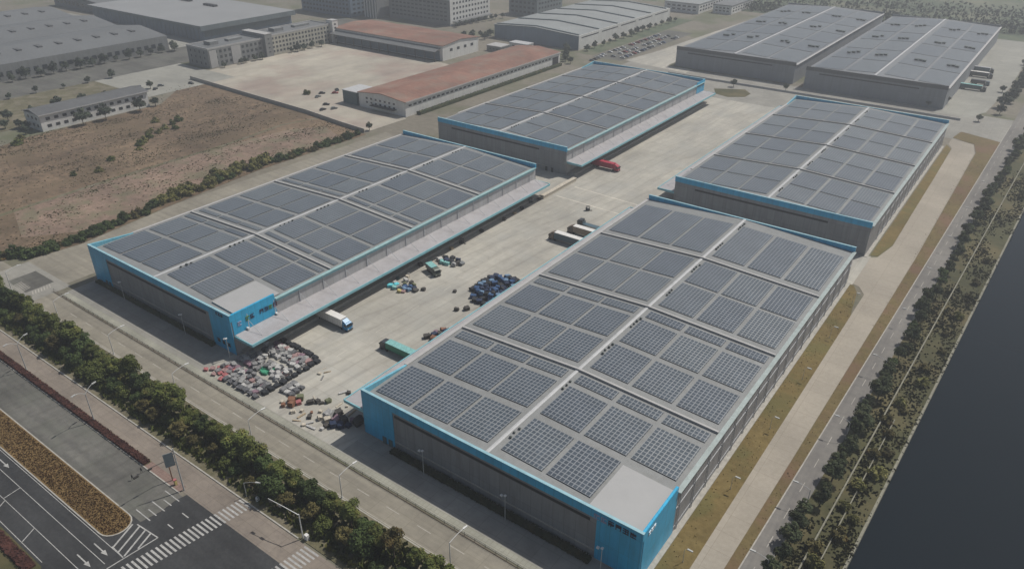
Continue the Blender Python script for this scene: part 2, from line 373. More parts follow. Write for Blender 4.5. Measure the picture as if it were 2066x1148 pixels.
# brown field and dirt yard
sheet('field', [(-196,-14),(-186,-13),(-177.5,-4),(-175,14),(-181,54),(-186,108),(-184,180),(-240,186),(-372,192),(-331,145),(-331,66),(-325,44),(-310,-30),(-250,-40)], 'field')
sheet('bare_soil', [(-229,12),(-232,62),(-230,124),(-226,160),(-214,176),(-192,168),(-193,120),(-191,58),(-186,20),(-200,2)], 'field_pink')
sheet('dirt_yard', [(-372,193),(-240,187.5),(-187,183),(-186,215),(-230,240),(-232,332),(-266,338),(-384,338),(-384,215)], 'dirt')
rect('works_road', -470, -420, -50, 420, 'road_old'); rect('works_road', -420, -352, 150, 216, 'yard2'); rect('works_plot', -420, -352, 20, 150, 'soil')
rect('works_yard', -700, -470, 240, 275, 'yard2')
sheet('field_track', [(-231,-10),(-234,60),(-233,122),(-237,163),(-230,186),(-228,186),(-235,163),(-230.5,122),(-231.5,60),(-228,-10)], 'soil')
# raised strips with kerbs
def raised(name, pts, mat, h, kerbmat='kerb', lab=None):
    b = MB(); b.prism(pts, -.05, h); struct(b.build(name, M[mat]))
raised('tree_belt', [(-700,-34.9),(60,-34.9),(60,-20.9),(-700,-20.9)], 'soil', .14)
raised('kerb', [(-700,-35.25),(14,-35.25),(14,-34.9),(-700,-34.9)], 'kerb', .17)
raised('kerb', [(-700,-20.9),(60,-20.9),(60,-20.6),(-700,-20.6)], 'kerb', .17)
def arc(cx, cy, r, a0, a1, n=10): return [(cx+r*math.cos(math.radians(a0+(a1-a0)*i/n)), cy+r*math.sin(math.radians(a0+(a1-a0)*i/n))) for i in range(n+1)]
raised('kerb', [(-700,-61.2),(-23.8,-61.2)] + arc(-23.6,-57.45,3.75,-90,90) + [(-700,-53.7)], 'kerb', .16)
raised('median', [(-700,-60.9),(-23.8,-60.9)] + arc(-23.6,-57.45,3.45,-90,90) + [(-700,-54.0)], 'median', .19)
raised('kerb', [(-700,-43.3),(-20.4,-43.0),(-20.4,-42.7),(-700,-43.0)], 'kerb', .15)
raised('planting_bed', [(-700,-43.0),(-36,-42.95),(-36,-40.6),(-700,-40.4)], 'soil', .1)
raised('brick_paving', [(-35.9,-42.9),(-20.6,-42.7),(-21,-40.7),(-35.9,-40.6)], 'brick', .1)
raised('planting_bed', [(-700,-90),(-22,-90),(-22,-75),(-25,-73.4),(-700,-73.4)], 'bank', .14)
raised('dry_verge', [(83.4,-12),(89.6,-12),(89.4,140),(87,158),(84.6,163),(83.4,163)], 'ochre', .1)
raised('dry_verge', [(84,192),(86,193),(88.4,207),(87.6,300),(86.7,351),(83.4,358),(83.4,192)], 'ochre', .1)
raised('dry_verge', [(95.2,-12),(kx(-12)-.3,-12),(kx(380)-.3,380),(86,388),(84,373),(95.6,367.6),(98.5,352),(98.4,200),(96.5,60)], 'ochre2', .1)
raised('kerb', [(kx(-60)-.3,-60),(kx(-60),-60),(kx(420),420),(kx(420)-.3,420)], 'kerb', .15)
raised('grass_island', [(-66,392)] + [(-60,380),(-50,377),(-41,384),(-41,394),(-48,402)], 'bank', .12)
# painted markings: flat sheets a few millimetres above the surface they lie on
def stripe(b, x0, x1, y0, y1, z): b.poly([(x0,y0,z),(x1,y0,z),(x1,y1,z),(x0,y1,z)])
def sline(b, p, q, w, z):
    p = Vector((*p,z)); q = Vector((*q,z)); d = (q-p).normalized(); n = Vector((-d.y,d.x,0))*w/2
    b.poly([p-n, q-n, q+n, p+n])
b = MB(); zs = ZS['street']+.004
x = -640.0
while x < 60:                                                            # access street centre dashes
    if abs(x+150) > 18: stripe(b, x, x+4.2, -16.25, -16.07, zs)
    x += 9.9
stripe(b, -640, -177, -20.25, -20.1, zs); stripe(b, -143, 60, -20.25, -20.1, zs); struct(b.build('street_markings', M['line_faint']))
b = MB(); za = max(ZS['asphalt_road'], ZS['junction'], ZS['carriageway'])+.004
for y, x1 in ((-61.55,-13),(-64.85,-14.5),(-69.0,-15),(-72.75,-26)): stripe(b, -640, x1, y-.075, y+.075, za)
for p_, q_ in (((-53.5,-64.9),(-53.0,-68.9)),((-52,-69.1),(-49.7,-72.6)),((-37.4,-69.1),(-35.5,-72.6))): sline(b, p_, q_, .22, za)
for xc in (-66,-19.2,-100,-135):                                       # lane arrows
    for y in (-63.25,-67.1):
        sline(b, (xc-2.8,y), (xc+1.0,y), .28, za); b.poly([(xc+1,y-.55,za),(xc+3,y,za),(xc+1,y+.55,za)])
struct(b.build('lane_markings', M['line']))
b = MB()
for x0, x1, y in ((-24,-18,-44.45),(-23.4,-18,-48.3),(-23.9,-18,-52.0),(-21.5,-18.3,-46.35),(-21.6,-18.3,-50.25),(-14.1,-11.6,-46.2),(-13.7,-11.5,-50.2)): stripe(b, x0, x1, y-.13, y+.13, za+.004)
q4 = [(-19.4,-54.4),(-11.9,-53.8),(-12.9,-65.3)]
for p_, q_ in zip(q4, q4[1:]): sline(b, p_, q_, .28, za+.004)
sline(b, (-17.8,-61.35), (-12.9,-61.55), .28, za+.008)
for p_, q_ in (((-20.3,-55),(-17.4,-61.4)),((-18.4,-54.35),(-15.2,-61.4)),((-16.3,-54.2),(-13.1,-61.2)),((-14.4,-54),(-12.6,-58.2))): sline(b, p_, q_, .42, za+.012)
struct(b.build('chevron_markings', M['line']))
b = MB(); zz = max(za, ZS['cycle_lane']+.004)+.004
for i in range(30):                                                      # zebra crossing, long bars along x
    y = -34.6 - i*1.055; xx = -6.6 - (i*.155); stripe(b, xx, xx+4.4, y-.24, y+.24, zz)
for i in range(26):
    y = -35.8 - i*1.055; xx = 17.0 - .12*i; stripe(b, xx, xx+4.6, y-.24, y+.24, zz)
struct(b.build('zebra_crossing', M['line']))
b = MB(); zc = ZS['canal_road']+.004
y = -50.0
while y < 640:                                                            # canal road centre dashes
    xa = 101.0+.0235*(y-21); sline(b, (xa,y), (xa+.09,y+4), .16, zc); y += 10.8
struct(b.build('canal_road_markings', M['line_faint']))
b = MB(); zy = ZS['yard']+.004
sline(b, (-49,169.2), (-9,168.0), .8, zy); sline(b, (-48,183.5), (-9,181.7), .8, zy)
for y in range(20, 380, 17): sline(b, (-33.3,y), (-33.4,y+4.2), .16, zy)
struct(b.build('yard_markings', M['line_yard']))
b = MB(); zk = max(ZS['side_street'], ZS['crossing_patch'])+.004
for i in range(7): sline(b, (-160.5+i*1.1,-19.5+i*.05), (-161.5+i*1.1,-15.5), .35, zk)
for i in range(7): sline(b, (-151.3,-16.5+i*1.0), (-148.6,-17.5+i*1.0), .35, zk)
struct(b.build('crossing_markings', M['line_faint']))
# ------------------------------------------------------------------ the four blue-trimmed warehouses
W, L, H, EV, RG = 82.0, 164.0, 14.4, 12.5, 14.3
def rz(x): return RG - abs(x-W/2)/(W/2)*(RG-EV)
def vent_mesh():
    b = MB(); b.tube([(0,0,-.1),(0,0,.28),(0,0,.3),(0,0,.55),(0,0,.75)], [.22,.22,.5,.55,.2], 10); return b
VENT = None
def glyph(b, org, ux, uz, s, rnd, dp):
    """one character of bar strokes standing proud of a wall; ux, uz in-plane unit vectors, dp outward vector"""
    def bar(u0,u1,v0,v1):
        o = Vector(org); n = len(b.v)
        for k in (0,1):
            for u, v in ((u0,v0),(u1,v0),(u1,v1),(u0,v1)): b.v.append(tuple(o+ux*u*s+uz*v*s+dp*k))
        b.f.extend([(n,n+1,n+2,n+3),(n+7,n+6,n+5,n+4)]+[(n+i,n+4+i,n+4+(i+1)%4,n+(i+1)%4) for i in range(4)])
    for v in rnd.sample([.08,.3,.52,.74,.9], 3): bar(.05,.95,v,v+.11)
    for u in rnd.sample([.08,.42,.78], 2): bar(u,u+.13,.05,.95)
def sign_letters(root, org, ux, dp, size, step, mats, name='lettering'):
    for i, mk in enumerate(mats):
        if mk is None: continue
        b = MB(); glyph(b, Vector(org)+ux*step*i, ux, Vector((0,0,1)), size, random.Random(31+i), dp); b.build(name, M[mk], root)

def arrays(root, rows_by_bay, skip=()):
    cols = [(1.8,13.7),(14.9,26.6),(27.5,39.1),(43.0,54.6),(55.8,67.4),(68.6,80.2)]
    for bay, rows in enumerate(rows_by_bay):
        for ri, (ya, yb) in enumerate(rows):
            for ci, (xa, xb) in enumerate(cols):
                if (bay,ri,ci) in skip: continue
                ya2, yb2 = ya, yb
                b = MB(); za, zb = rz(xa)-rz(xa), rz(xb)-rz(xa); w, l = xb-xa, yb2-ya2
                b.extr([(0,0),(w,zb),(w,zb+.1),(0,.1)], 0, l)
                b.build('solar_array', M['solar'], root, (xa,ya2,rz(xa)+.16))
R13 = [(3.4,17.2),(19.8,33.4),(35.7,39.4)]
def bay(y0, rows): return [(y0+a,y0+b) for a,b in rows]
LAY_NEAR = [R13, bay(41,[(3.2,17.0),(19.4,33.3),(35.5,39.3)]), bay(82,[(3.4,20.6),(22.4,39.2)]), bay(123,[(4.2,33.8)])]
LAY_LEFT = [[(4.2,20.2),(22.2,35.4),(37,39.3)], bay(41,[(2.6,4.6),(6.8,20.0),(22,38.8)]), bay(82,[(2.6,4.6),(6.6,20),(22,38.6)]), bay(123,[(2.8,18.5),(20.4,37.2)])]
LAY_FAR = [[(4,20.3),(21.4,39)], bay(41,[(2.2,20.2),(21.2,39)]), bay(82,[(2.2,20.2),(21.2,39)]), bay(123,[(2.2,20),(21,36.5)])]

def warehouse(x0, y0, label, lay, skip, canopy, panels, sign, returns, end_panel=False, seed=1):
    global VENT
    rnd = random.Random(seed)
    r = thing('warehouse', label, 'warehouse', (x0,y0,0), 0, 'blue-trimmed warehouses round the yard')
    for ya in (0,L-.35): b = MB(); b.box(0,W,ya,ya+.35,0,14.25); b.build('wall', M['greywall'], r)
    for xa in (0,W-.35): b = MB(); b.box(xa,xa+.35,.36,L-.36,0,EV); b.build('side_wall', M['greywall_lit' if canopy > 0 else 'greywall_dim'], r)
    b = MB(); b.extr([(.36,EV-.3),(W/2,RG-.3),(W-.36,EV-.3),(W-.36,EV+.02),(W/2,RG),(.36,EV+.02)], .37, L-.37); b.build('roof', M['roof'], r)
    # blue parapet band, front and back, and the return pieces at the corners
    b = MB(); b.box(-.14,W+.14,-.14,.5,12.1,H); b.build('parapet', M['blue'], r)
    b = MB(); b.box(-.14,W+.14,L-.5,L+.14,12.1,H); b.build('parapet', M['blue'], r)
    b = MB(); b.box(-.2,W+.2,-.2,.56,H+.003,H+.1); b.build('coping', M['bluecap'], r)
    b = MB(); b.box(-.2,W+.2,L-.56,L+.2,H+.003,H+.1); b.build('coping', M['bluecap'], r)
    for cx, cy, full in returns:
        xa, xb = (-.14,.5) if cx == 0 else (W-.5,W+.14)
        ya, yb = (.503,16.7) if cy == 0 else (L-16.7,L-.503)
        b = MB()
        if full: b.box(xa,xb,ya,yb,full,H); 
        else: b.extx([(ya,12.1),(yb,12.1),(yb,12.75),(ya,H)] if cy == 0 else [(ya,12.1),(yb,12.1),(yb,H),(ya,12.75)], xa, xb)
        b.build('return_panel', M['bluelit'] if not full else M['blue'], r)
    if panels:
        for xa, xb in ((-.14,10.9),(71.2,W+.14)):
            b = MB(); b.box(xa,xb,-.143,-.003,.3,12.097); b.build('corner_panel', M['blue'], r)
    b = MB(); b.box(11.5,69.5,-.1,-.004,10.6,11.35) if panels else b.box(9.5,66,-.1,-.004,9.9,10.7)
    b.build('louver_strip', M['louver'], r)
    b = MB(); b.box(-.06,W+.06,-.06,-.005,0,.28); b.box(11,71,-.2,-.006,2.4,2.75); b.build('plinth', M['kerb'], r)
    for xx in ((6.6,8.8) if panels else (70,73.5)):
        b = MB(); b.box(xx,xx+1.3,-.3,-.145,.02,2.3); d = b.build('door', M['teal_dark'] if panels else M['louver'], r)
    if panels:
        for xx in (() if sign == 'canal' else (73.2,75.8,78.4)):
            b = MB(); b.box(xx,xx+1.4,-.2,-.145,2.2,3.6); b.build('window', M['window'], r)
    # firewalls crossing the roof, ridge capping, gutters
    for k in (1,2,3):
        y = 41*k; b = MB()
        b.extr([(.6,EV+.03),(W/2,RG+.03),(W-.6,EV+.03),(W-.6,EV+.62),(W/2,RG+.62),(.6,EV+.62)], y-.3, y+.3)
        b.build('firewall', M['firecap'], r)
    b = MB()
    for k in range(4): b.extr([(W/2-.5,RG-.02),(W/2,RG+.03),(W/2+.5,RG-.02),(W/2+.5,RG+.12),(W/2,RG+.2),(W/2-.5,RG+.12)], 41*k+(.6 if k == 0 else .32), 41*k+(40.4 if k == 3 else 40.68))
    b.build('ridge_cap', M['ridge'], r)
    b = MB(); b.box(W-.5,W+.75,.6 if (W,0) not in [(c[0],c[1]) for c in returns] else 16.8,L-.6,EV+.05,EV+.3); b.build('gutter', M['gutter' if canopy < 0 else 'tealgutter'], r)
    b = MB(); b.box(-.7,.45,16.8,L-.6,EV+.05,EV+.3); b.build('gutter', M['firecap'], r)
    if VENT is None:
        VENT = vent_mesh().build('roof_vent', M['vent'], r, (W/2+1.3,12,rz(W/2+1.3)), smooth=True); first = True
    else: first = False
    for k in range(8):
        yb_ = 20.5*k + 8 + rnd.uniform(-1,3)
        for i in range(rnd.choice((3,4,4))):
            if first: first = False; continue
            v = VENT.copy(); COL.objects.link(v); v.parent = r; xx = W/2+1.35+rnd.uniform(-.25,.25); s = rnd.uniform(.6,.85)
            v.location = (xx, yb_+i*1.9, rz(xx)); v.scale = (s,s,s)
    arrays(r, lay, skip)
    # loading canopy along the yard side
    if canopy:
        sg = 1 if canopy > 0 else -1; xe = W if sg > 0 else 0; wd = 8.2
        pr = [(xe,6.9),(xe+sg*wd,6.5),(xe+sg*wd,6.75),(xe,7.2)]
        if sg < 0: pr = pr[::-1]
        b = MB(); b.extr(pr, .8, L-.8); cn = b.build('canopy', M['canopy'], r)
        b = MB(); xa = xe+sg*(wd+.003); b.box(min(xa,xa+sg*.3),max(xa,xa+sg*.3),.6,L-.6,6.05,6.95)
        b.box(min(xe+sg*.1,xa),max(xe+sg*.1,xa),.45,.75,6.05,7.0); b.box(min(xe+sg*.1,xa),max(xe+sg*.1,xa),L-.75,L-.45,6.05,7.0)
        b.build('canopy_edge', M['teal'], cn)
        b = MB(); b.box(min(xe+sg*.01,xe+sg*4.2),max(xe+sg*.01,xe+sg*4.2),2,L-2,0,1.15); b.build('loading_dock', M['kerb'], r)
        rod = MB(); rod.tube([(xe+sg*.1,0,10.3),(xe+sg*6.3,0,6.9)], .07, 5); rod.box(min(xe+sg*.01,xe+sg*.18),max(xe+sg*.01,xe+sg*.18),-.12,.12,7.2,12.4)
        ro = rod.build('tie_rod', M['pipe'], r, (0,6,0))
        for i in range(1,16): c = ro.copy(); COL.objects.link(c); c.parent = r; c.location = (0,6+i*10.2,0)
        if sg > 0:
            b = MB(); b.box(W+.01,W+.16,17,L-1,11.5,12.45); b.build('eave_band', M['teal'], r)
        door = MB(); dx = xe+sg*.02; door.box(min(dx,dx+sg*.1),max(dx,dx+sg*.1),-1.7,1.7,1.2,4.8)
        do = door.build('dock_door', M['louver'], r, (0,14,0))
        for i in range(1,14): c = do.copy(); COL.objects.link(c); c.parent = r; c.location = (0,14+i*10.6,0)
    if canopy < 0:                                                      # canal side: downpipes and base course
        p = MB(); p.tube([(W+.22,0,.1),(W+.22,0,EV+.05)], .11, 6); po = p.build('downpipe', M['pipe'], r, (0,18.5,0))
        for i in range(1,18): c = po.copy(); COL.objects.link(c); c.parent = r; c.location = (0,18.5+i*8.3,0)
        b = MB(); b.box(W+.01,W+1.3,-.5,L,.0,.16); b.build('apron', M['kerb'], r)
        b = MB(); b.box(W+.01,W+.12,17,L-1,7.4,7.7); b.box(W+.01,W+.1,17,L-1,1.6,1.75); b.build('wall_trim', M['pipe'], r)
    if end_panel:
        b = MB(); b.box(W-.15,W+.16,L-12,L-.51,7.3,H-.02); b.build('end_panel', M['blue'], r)
    if sign == 'yard':
        X = Vector((0,1,0)); D = Vector((.14,0,0))
        sign_letters(r, (W+.142,2.2,9.6), X, D, 1.5, 2, ['lilac'])
        sign_letters(r, (W+.142,5.2,10.0), X, D, 1.55, 1.75, ['letgreen','navy',None,'navy','navy','letgreen','letred'])
        for yy in (4.9,15.9):
            b = MB(); b.box(W+.15,W+1.0,yy,yy+.7,7.35,7.9); b.build('floodlight', M['lampwhite'], r)
        sign_letters(r, (75.2,-.145,12.6), Vector((1,0,0)), Vector((0,-.1,0)), 1.1, 1.3, ['navy','navy','navy'])
    if sign == 'canal':
        sign_letters(r, (70.4,-.148,12.0), Vector((1,0,0)), Vector((0,-.14,0)), 1.5, 1.75, ['lilac','lilac','navy','navy','navy','navy'])
        sign_letters(r, (W+.142,2.4,11.9), Vector((0,1,0)), Vector((.12,0,0)), 1.0, 1.15, ['letwhite','letwhite','letwhite'])
    return r
wl = warehouse(-140.6,1.8,'warehouse with blue sign panel over its yard canopy, beside the bale pile', LAY_LEFT, {(0,0,5)}, 1, True, 'yard', [(0,0,0),(W,0,7.25)], seed=3)
b = MB(); b.extr([(68.9,rz(68.9)+.02),(81,rz(81)+.02),(81,rz(81)+.5),(68.9,rz(68.9)+.5)], 3, 19.6); b.build('bare_roof_panel', M['roofblank'], wl)
wd_ = warehouse(0,0,'nearest warehouse, dark bay between blue end panels facing the access street', LAY_NEAR, {(0,0,5)}, -1, True, 'canal', [(0,0,0),(W,0,.3)], seed=4)
b = MB(); b.extr([(68.4,rz(68.4)+.02),(81.3,rz(81.3)+.02),(81.3,rz(81.3)+.5),(68.4,rz(68.4)+.5)], .9, 16.4); b.build('bare_roof_panel', M['roofblank'], wd_)
warehouse(-141.5,193.5,'warehouse beside the red-roofed shed, red truck docked under its canopy', LAY_FAR, set(), 1, False, None, [(W,L,0),(0,L,0)], end_panel=True, seed=5)
warehouse(-.4,189.8,'warehouse behind the nearest one, grey front wall under a blue band', LAY_FAR, set(), -1, False, None, [(0,L,0)], seed=6)

# ------------------------------------------------------------------ the two grey warehouses across the back street
def grey_warehouse(x0, y0, w, l, h, label, seed):
    rnd = random.Random(seed); r = thing('warehouse', label, 'warehouse', (x0,y0,0), 0, 'large grey warehouses across the back street')
    for q in ((0,w,0,.4,0,h),(0,w,l-.4,l,0,h),(0,.4,.41,l-.41,0,h-1.8),(w-.4,w,.41,l-.41,0,h-1.8)): b = MB(); b.box(*q); b.build('wall', M['kwall'], r)
    e, g = h-1.7, h+.35
    b = MB(); b.extr([(.41,e-.3),(w/2,g-.3),(w-.41,e-.3),(w-.41,e),(w/2,g),(.41,e)], .42, l-.42); b.build('roof', M['kroof'], r)
    b = MB(); b.box(-.12,w+.12,-.15,.55,h-2.3,h+.25); b.build('parapet', M['darkroof'], r)
    b = MB(); b.box(9,w-16,-.1,-.004,h-4.2,h-3.4); b.build('louver_strip', M['louver'], r)
    b = MB(); b.extr([(w/2-.6,g-.03),(w/2+.6,g-.03),(w/2+.6,g+.2),(w/2-.6,g+.2)], .6, l-.6); b.build('ridge_cap', M['ridge'], r)
    b = MB(); b.box(w-.6,w+.8,1,l-1,e+.03,e+.35); b.build('gutter', M['firecap'], r)
    for cx in (3,24,47.5,68):
        for k in range(6):
            xb = cx+18.5; b = MB(); zz = lambda q: g-(g-e)*abs(q-w/2)/(w/2)
            b.extr([(0,0),(18.5,zz(xb)-zz(cx)),(18.5,zz(xb)-zz(cx)+.1),(0,.1)], 0, 37.5); b.build('solar_array', M['solar_far'], r, (cx,8+k*40,zz(cx)+.12))
    u = None
    for fx in (.12,.34,.64,.88):
        for fy in (.26,.55,.8):
            for i in range(3):
                xx = w*fx+i*2.6; zz = g-(g-e)*abs(xx-w/2)/(w/2)
                if u is None:
                    m_ = MB(); m_.box(-1,1,-1.1,1.1,-.2,.9); m_.box(-1.3,1.3,-1.4,1.4,.9,1.2); u = m_.build('roof_vent', M['vent'], r, (xx,l*fy+i*1.5,zz))
                else:
                    c = u.copy(); COL.objects.link(c); c.parent = r; c.location = (xx,l*fy+i*rnd.uniform(-1,3),zz)
    return r
grey_warehouse(-116,436.5,89,254,14.4,'grey warehouse with white ridge line beside the far car park and pale road', 1)
grey_warehouse(-18,431,87,252,14.4,'grey warehouse with white ridge line beside the far yard of parked trucks', 2)

# ------------------------------------------------------------------ other buildings
def windows(r, face, x0, x1, z0, z1, nx, nz, off, wfrac=.55, hfrac=.5, mat='window', name='window'):
    """rows of recessed-looking panes, each its own part; face: ('x'|'y', coordinate, sign)"""
    ax, cpos, sg = face; dx = (x1-x0)/nx; dz = (z1-z0)/nz; first = None
    for iz in range(nz):
        for ix in range(nx):
            u, z = x0+dx*(ix+.5), z0+dz*(iz+.5)
            if first is None:
                b = MB(); hw, hh = dx*wfrac/2, dz*hfrac/2
                if ax == 'x': b.box(-.06,.06,-hw,hw,-hh,hh)
                else: b.box(-hw,hw,-.06,.06,-hh,hh)
                first = b.build(name, M[mat], r); o = first
            else: o = first.copy(); COL.objects.link(o); o.parent = r
            o.location = (cpos+sg*.05,u,z) if ax == 'x' else (u,cpos+sg*.05,z)
def gable_y(b, x0, x1, y0, y1, e, g, t=.3, o=.6):
    xm = (x0+x1)/2; b.extr([(x0-o,e-.05),(xm,g-.05),(x1+o,e-.05),(x1+o,e+t),(xm,g+t),(x0-o,e+t)], y0-o, y1+o)
def gable_x(b, x0, x1, y0, y1, e, g, t=.3, o=.6):
    ym = (y0+y1)/2; b.extx([(y0-o,e-.05),(ym,g-.05),(y1+o,e-.05),(y1+o,e+t),(ym,g+t),(y0-o,e+t)], x0-o, x1+o)
# red-roofed long shed
r = thing('red_roofed_shed', 'long white shed with a rusty red gable roof beside a blue-trimmed warehouse', 'shed', (-228,217.5,0))
b = MB(); w_, l_ = 39.5, 170
b.extr([(0,0),(w_,0),(w_,8.9),(w_/2,10.9),(0,8.9)], 0, l_); b.build('wall', M['white'], r)
b = MB(); gable_y(b,0,w_,0,l_,8.95,10.95); b.build('roof', M['redroof'], r)
b = MB()
b.box(w_+.62,w_+.9,0,l_,8.3,9.25); b.build('gutter', M['firecap'], r)
windows(r, ('x',w_,1), 2, 158, 5.4, 7.4, 36, 1, 0, .6, .5)
windows(r, ('y',0,-1), 5, 32, 2.6, 7.6, 7, 2, 0, .4, .45)
b = MB(); b.box(12,32,-3.2,-.02,3.0,3.4); b.build('door_canopy', M['louver'], r)
b = MB(); b.box(w_+.02,w_+.12,160,168,.2,6.5); b.build('door', M['louver'], r)
r = thing('annex', 'small dark teal annex with a flat white roof at the shed gable', 'annex', (-242,217,0))
b = MB(); b.box(0,12.5,0,15,0,8.2); b.build('wall', M['teal_dark'], r)
b = MB(); b.box(-.3,13,-.3,15.5,8.21,8.6); b.build('roof', M['ridge'], r)
# red-roofed shed with lean-to, far side of the dirt yard
r = thing('red_roofed_shed', 'wide red-roofed shed with open dark lean-to across the dirt yard', 'shed', (-386,342,0))
b = MB(); b.extx([(0,0),(44,0),(44,11.2),(22,13.2),(0,11.2)], 0, 120); b.build('wall', M['white'], r)
b = MB(); gable_x(b,0,120,0,44,11.25,13.25); b.build('roof', M['redroof'], r)
b = MB(); b.extx([(-7,7.4),(-.05,9.2),(-.05,9.6),(-7,7.8)], -2, 118); b.build('lean_to_roof', M['greyroof'], r)
b = MB()
for k in range(13): b.box(-1+k*9.8,-.4+k*9.8,-6.6,-6.0,0,7.4)
b.build('lean_to_post', M['postdark'], r)
b = MB(); b.box(1,117,-.12,-.02,.4,7.2); b.build('open_front', M['bluegrey'], r)
windows(r, ('x',120,1), 6, 40, 5, 9, 4, 1, 0, .35, .5)
# large hall, top left
r = thing('exhibition_hall', 'huge hall with a pale flat roof and blue-grey glazed walls', 'hall', (-650,274,0))
b = MB(); b.box(0,176,0,94,0,12.2); b.build('wall', M['bluegrey'], r)
b = MB(); b.prism([(-3,-3),(179,-3),(179,97),(-3,97)],12.21,13.2); b.build('roof', M['hallroof'], r)
b = MB(); b.box(-3.3,179.3,-3.3,-3.02,11.2,13.3); b.box(179.02,179.4,-3.3,97,9.2,13.3); b.build('roof_edge', M['hallwall'], r)
b = MB(); b.box(176.02,176.2,2,92,3.5,9); b.build('side_wall', M['hallwall'], r)
for xx, yy in ((88,62),(42,66)):
    b = MB()
    for k in range(4): b.box(xx+k*4.6,xx+k*4.6+3.6,yy,yy+4,13.21,14.9)
    b.build('roof_unit', M['louver'], r)
b = MB()
for k in range(28): b.box(3+k*6.2,3.5+k*6.2,-.3,-.02,0,11.9)
b.build('mullion', M['hallwall'], r)
# office wings
def office(x0, y0, dx, dy, h, label, nz, nx, wallm, mat='cream'):
    r = thing('office_building', label, 'office building', (x0,y0,0), 0, 'office wings along the dirt yard')
    b = MB(); b.box(0,dx,0,dy,0,h); b.build('wall', M[mat], r)
    b = MB(); b.box(.5,dx-.5,.5,dy-.5,h+.01,h+.25); b.build('roof', M['greyroof'], r)
    b = MB(); b.box(-.1,dx+.1,-.1,.35,h-.3,h+.9); b.box(-.1,dx+.1,dy-.35,dy+.1,h-.3,h+.9); b.box(-.1,.35,.36,dy-.36,h-.3,h+.9); b.box(dx-.35,dx+.1,.36,dy-.36,h-.3,h+.9); b.build('parapet', M['firecap'], r)
    windows(r, ('x',dx,1), 1, dy-1, 1, h-.6, nx, nz, 0, .5, .5); windows(r, ('y',0,-1), 2, dx-2, 1, h-.6, 4, nz, 0, .3, .45)
    b = MB(); b.box(dx*.3,dx*.6,dy*.2,dy*.35,h+.26,h+2.6); b.box(dx*.35,dx*.55,dy*.55,dy*.8,h+.26,h+1.8); b.build('roof_unit', M['greyrender'], r)
    return r
o1 = office(-413,220,26,49,13.6,'three-storey office wing with a grey end wall and blue sheeting at its foot', 3, 12, 0, 'greyrender')
b = MB(); b.box(25.98,26.3,1,7,.2,12.4); b.box(25.98,26.3,20,28,.2,12.9); b.build('entrance_bay', M['firecap'], o1)
office(-411,276,24,62,14.6,'longer cream office wing with rows of dark windows beside the dirt yard', 4, 18, 0)
r = thing('stair_tower', 'plain grey stair tower between the two office wings', 'tower', (-412,269.2,0)); b = MB(); b.box(0,28,0,6.7,0,17); b.build('wall', M['greyrender'], r)
b = MB(); b.box(-.2,28.2,-.05,6.75,17.01,17.4); b.build('roof', M['firecap'], r)
windows(r, ('x',28,1), 1.5, 5, 2, 15, 1, 4, 0, .4, .3)
r = thing('stair_tower', 'white stair tower at the far end of the cream office wing', 'tower', (-391,338.3,0)); b = MB(); b.box(0,7,0,6,0,17.5); b.build('wall', M['white'], r)
windows(r, ('x',7,1), 1, 5, 2, 16, 1, 5, 0, .5, .4)
b = MB(); b.box(-.2,7.2,-.05,6.2,17.51,17.9); b.build('roof', M['firecap'], r)
# tall block
r = thing('factory_block', 'tall grey five-storey block with a white windowed side', 'factory block', (-430,453,0))
b = MB(); b.box(0,78,0,60,0,22.3); b.build('wall', M['greyrender'], r)
b = MB(); b.box(78.01,78.35,-.2,60.2,0,23.4); b.build('side_wall', M['white'], r)
b = MB(); b.box(-.3,77.9,-.3,60.3,22.31,23.0); b.build('roof', M['palegreyroof'], r)
windows(r, ('x',78.35,1), 3, 58, 4, 22, 12, 4, 0, .5, .42); windows(r, ('y',0,-1), 3, 75, 3, 21, 14, 5, 0, .62, .4)
b = MB(); b.box(79,84,2,58,3.4,4.2); b.build('side_canopy', M['greyroof'], r)
# white-sided grey-roofed works
r = thing('works_building', 'low white-sided works with curved dark lines across its grey roof', 'works building', (-289,438,0))
b = MB(); b.extr([(0,0),(86,0),(86,10.8),(43,13.4),(0,10.8)], 0, 168); b.build('wall', M['bluegrey'], r)
b = MB(); b.box(86.02,86.4,-.3,168,0,11.6); b.build('side_wall', M['white'], r)
b = MB(); gable_y(b,0,85.3,0,168,10.85,13.45); b.build('roof', M['palegreyroof'], r)
for k in range(6):
    b = MB(); y = 2+k*32; b.extr([(1,11.3),(43,13.8),(84.5,11.3),(84.5,12.1),(43,14.6),(1,12.1)], y, y+1.3); b.build('roof_rib', M['hallwall'], r)
for k in range(5):
    b = MB(); b.box(86.41,86.5,4+k*33,31+k*33,9.0,9.8); b.build('louver_strip', M['louver'], r)
# two-storey house by the field
r = thing('field_building', 'long two-storey white building with dark roof behind trees beside the field', 'building', (-351,74,0))
b = MB(); b.box(0,18,0,65,0,9.2); b.build('wall', M['white'], r)
b = MB(); gable_y(b,0,18,0,65,9.25,11.2,.25,.8); b.build('roof', M['darkroof'], r)
b = MB(); b.box(18.85,19.1,-.8,65.8,9.0,9.6); b.build('gutter', M['firecap'], r)
windows(r, ('x',18,1), 2, 63, .8, 8.8, 13, 2, 0, .5, .4); windows(r, ('y',0,-1), 2, 16, .8, 8.8, 3, 2, 0, .35, .4)
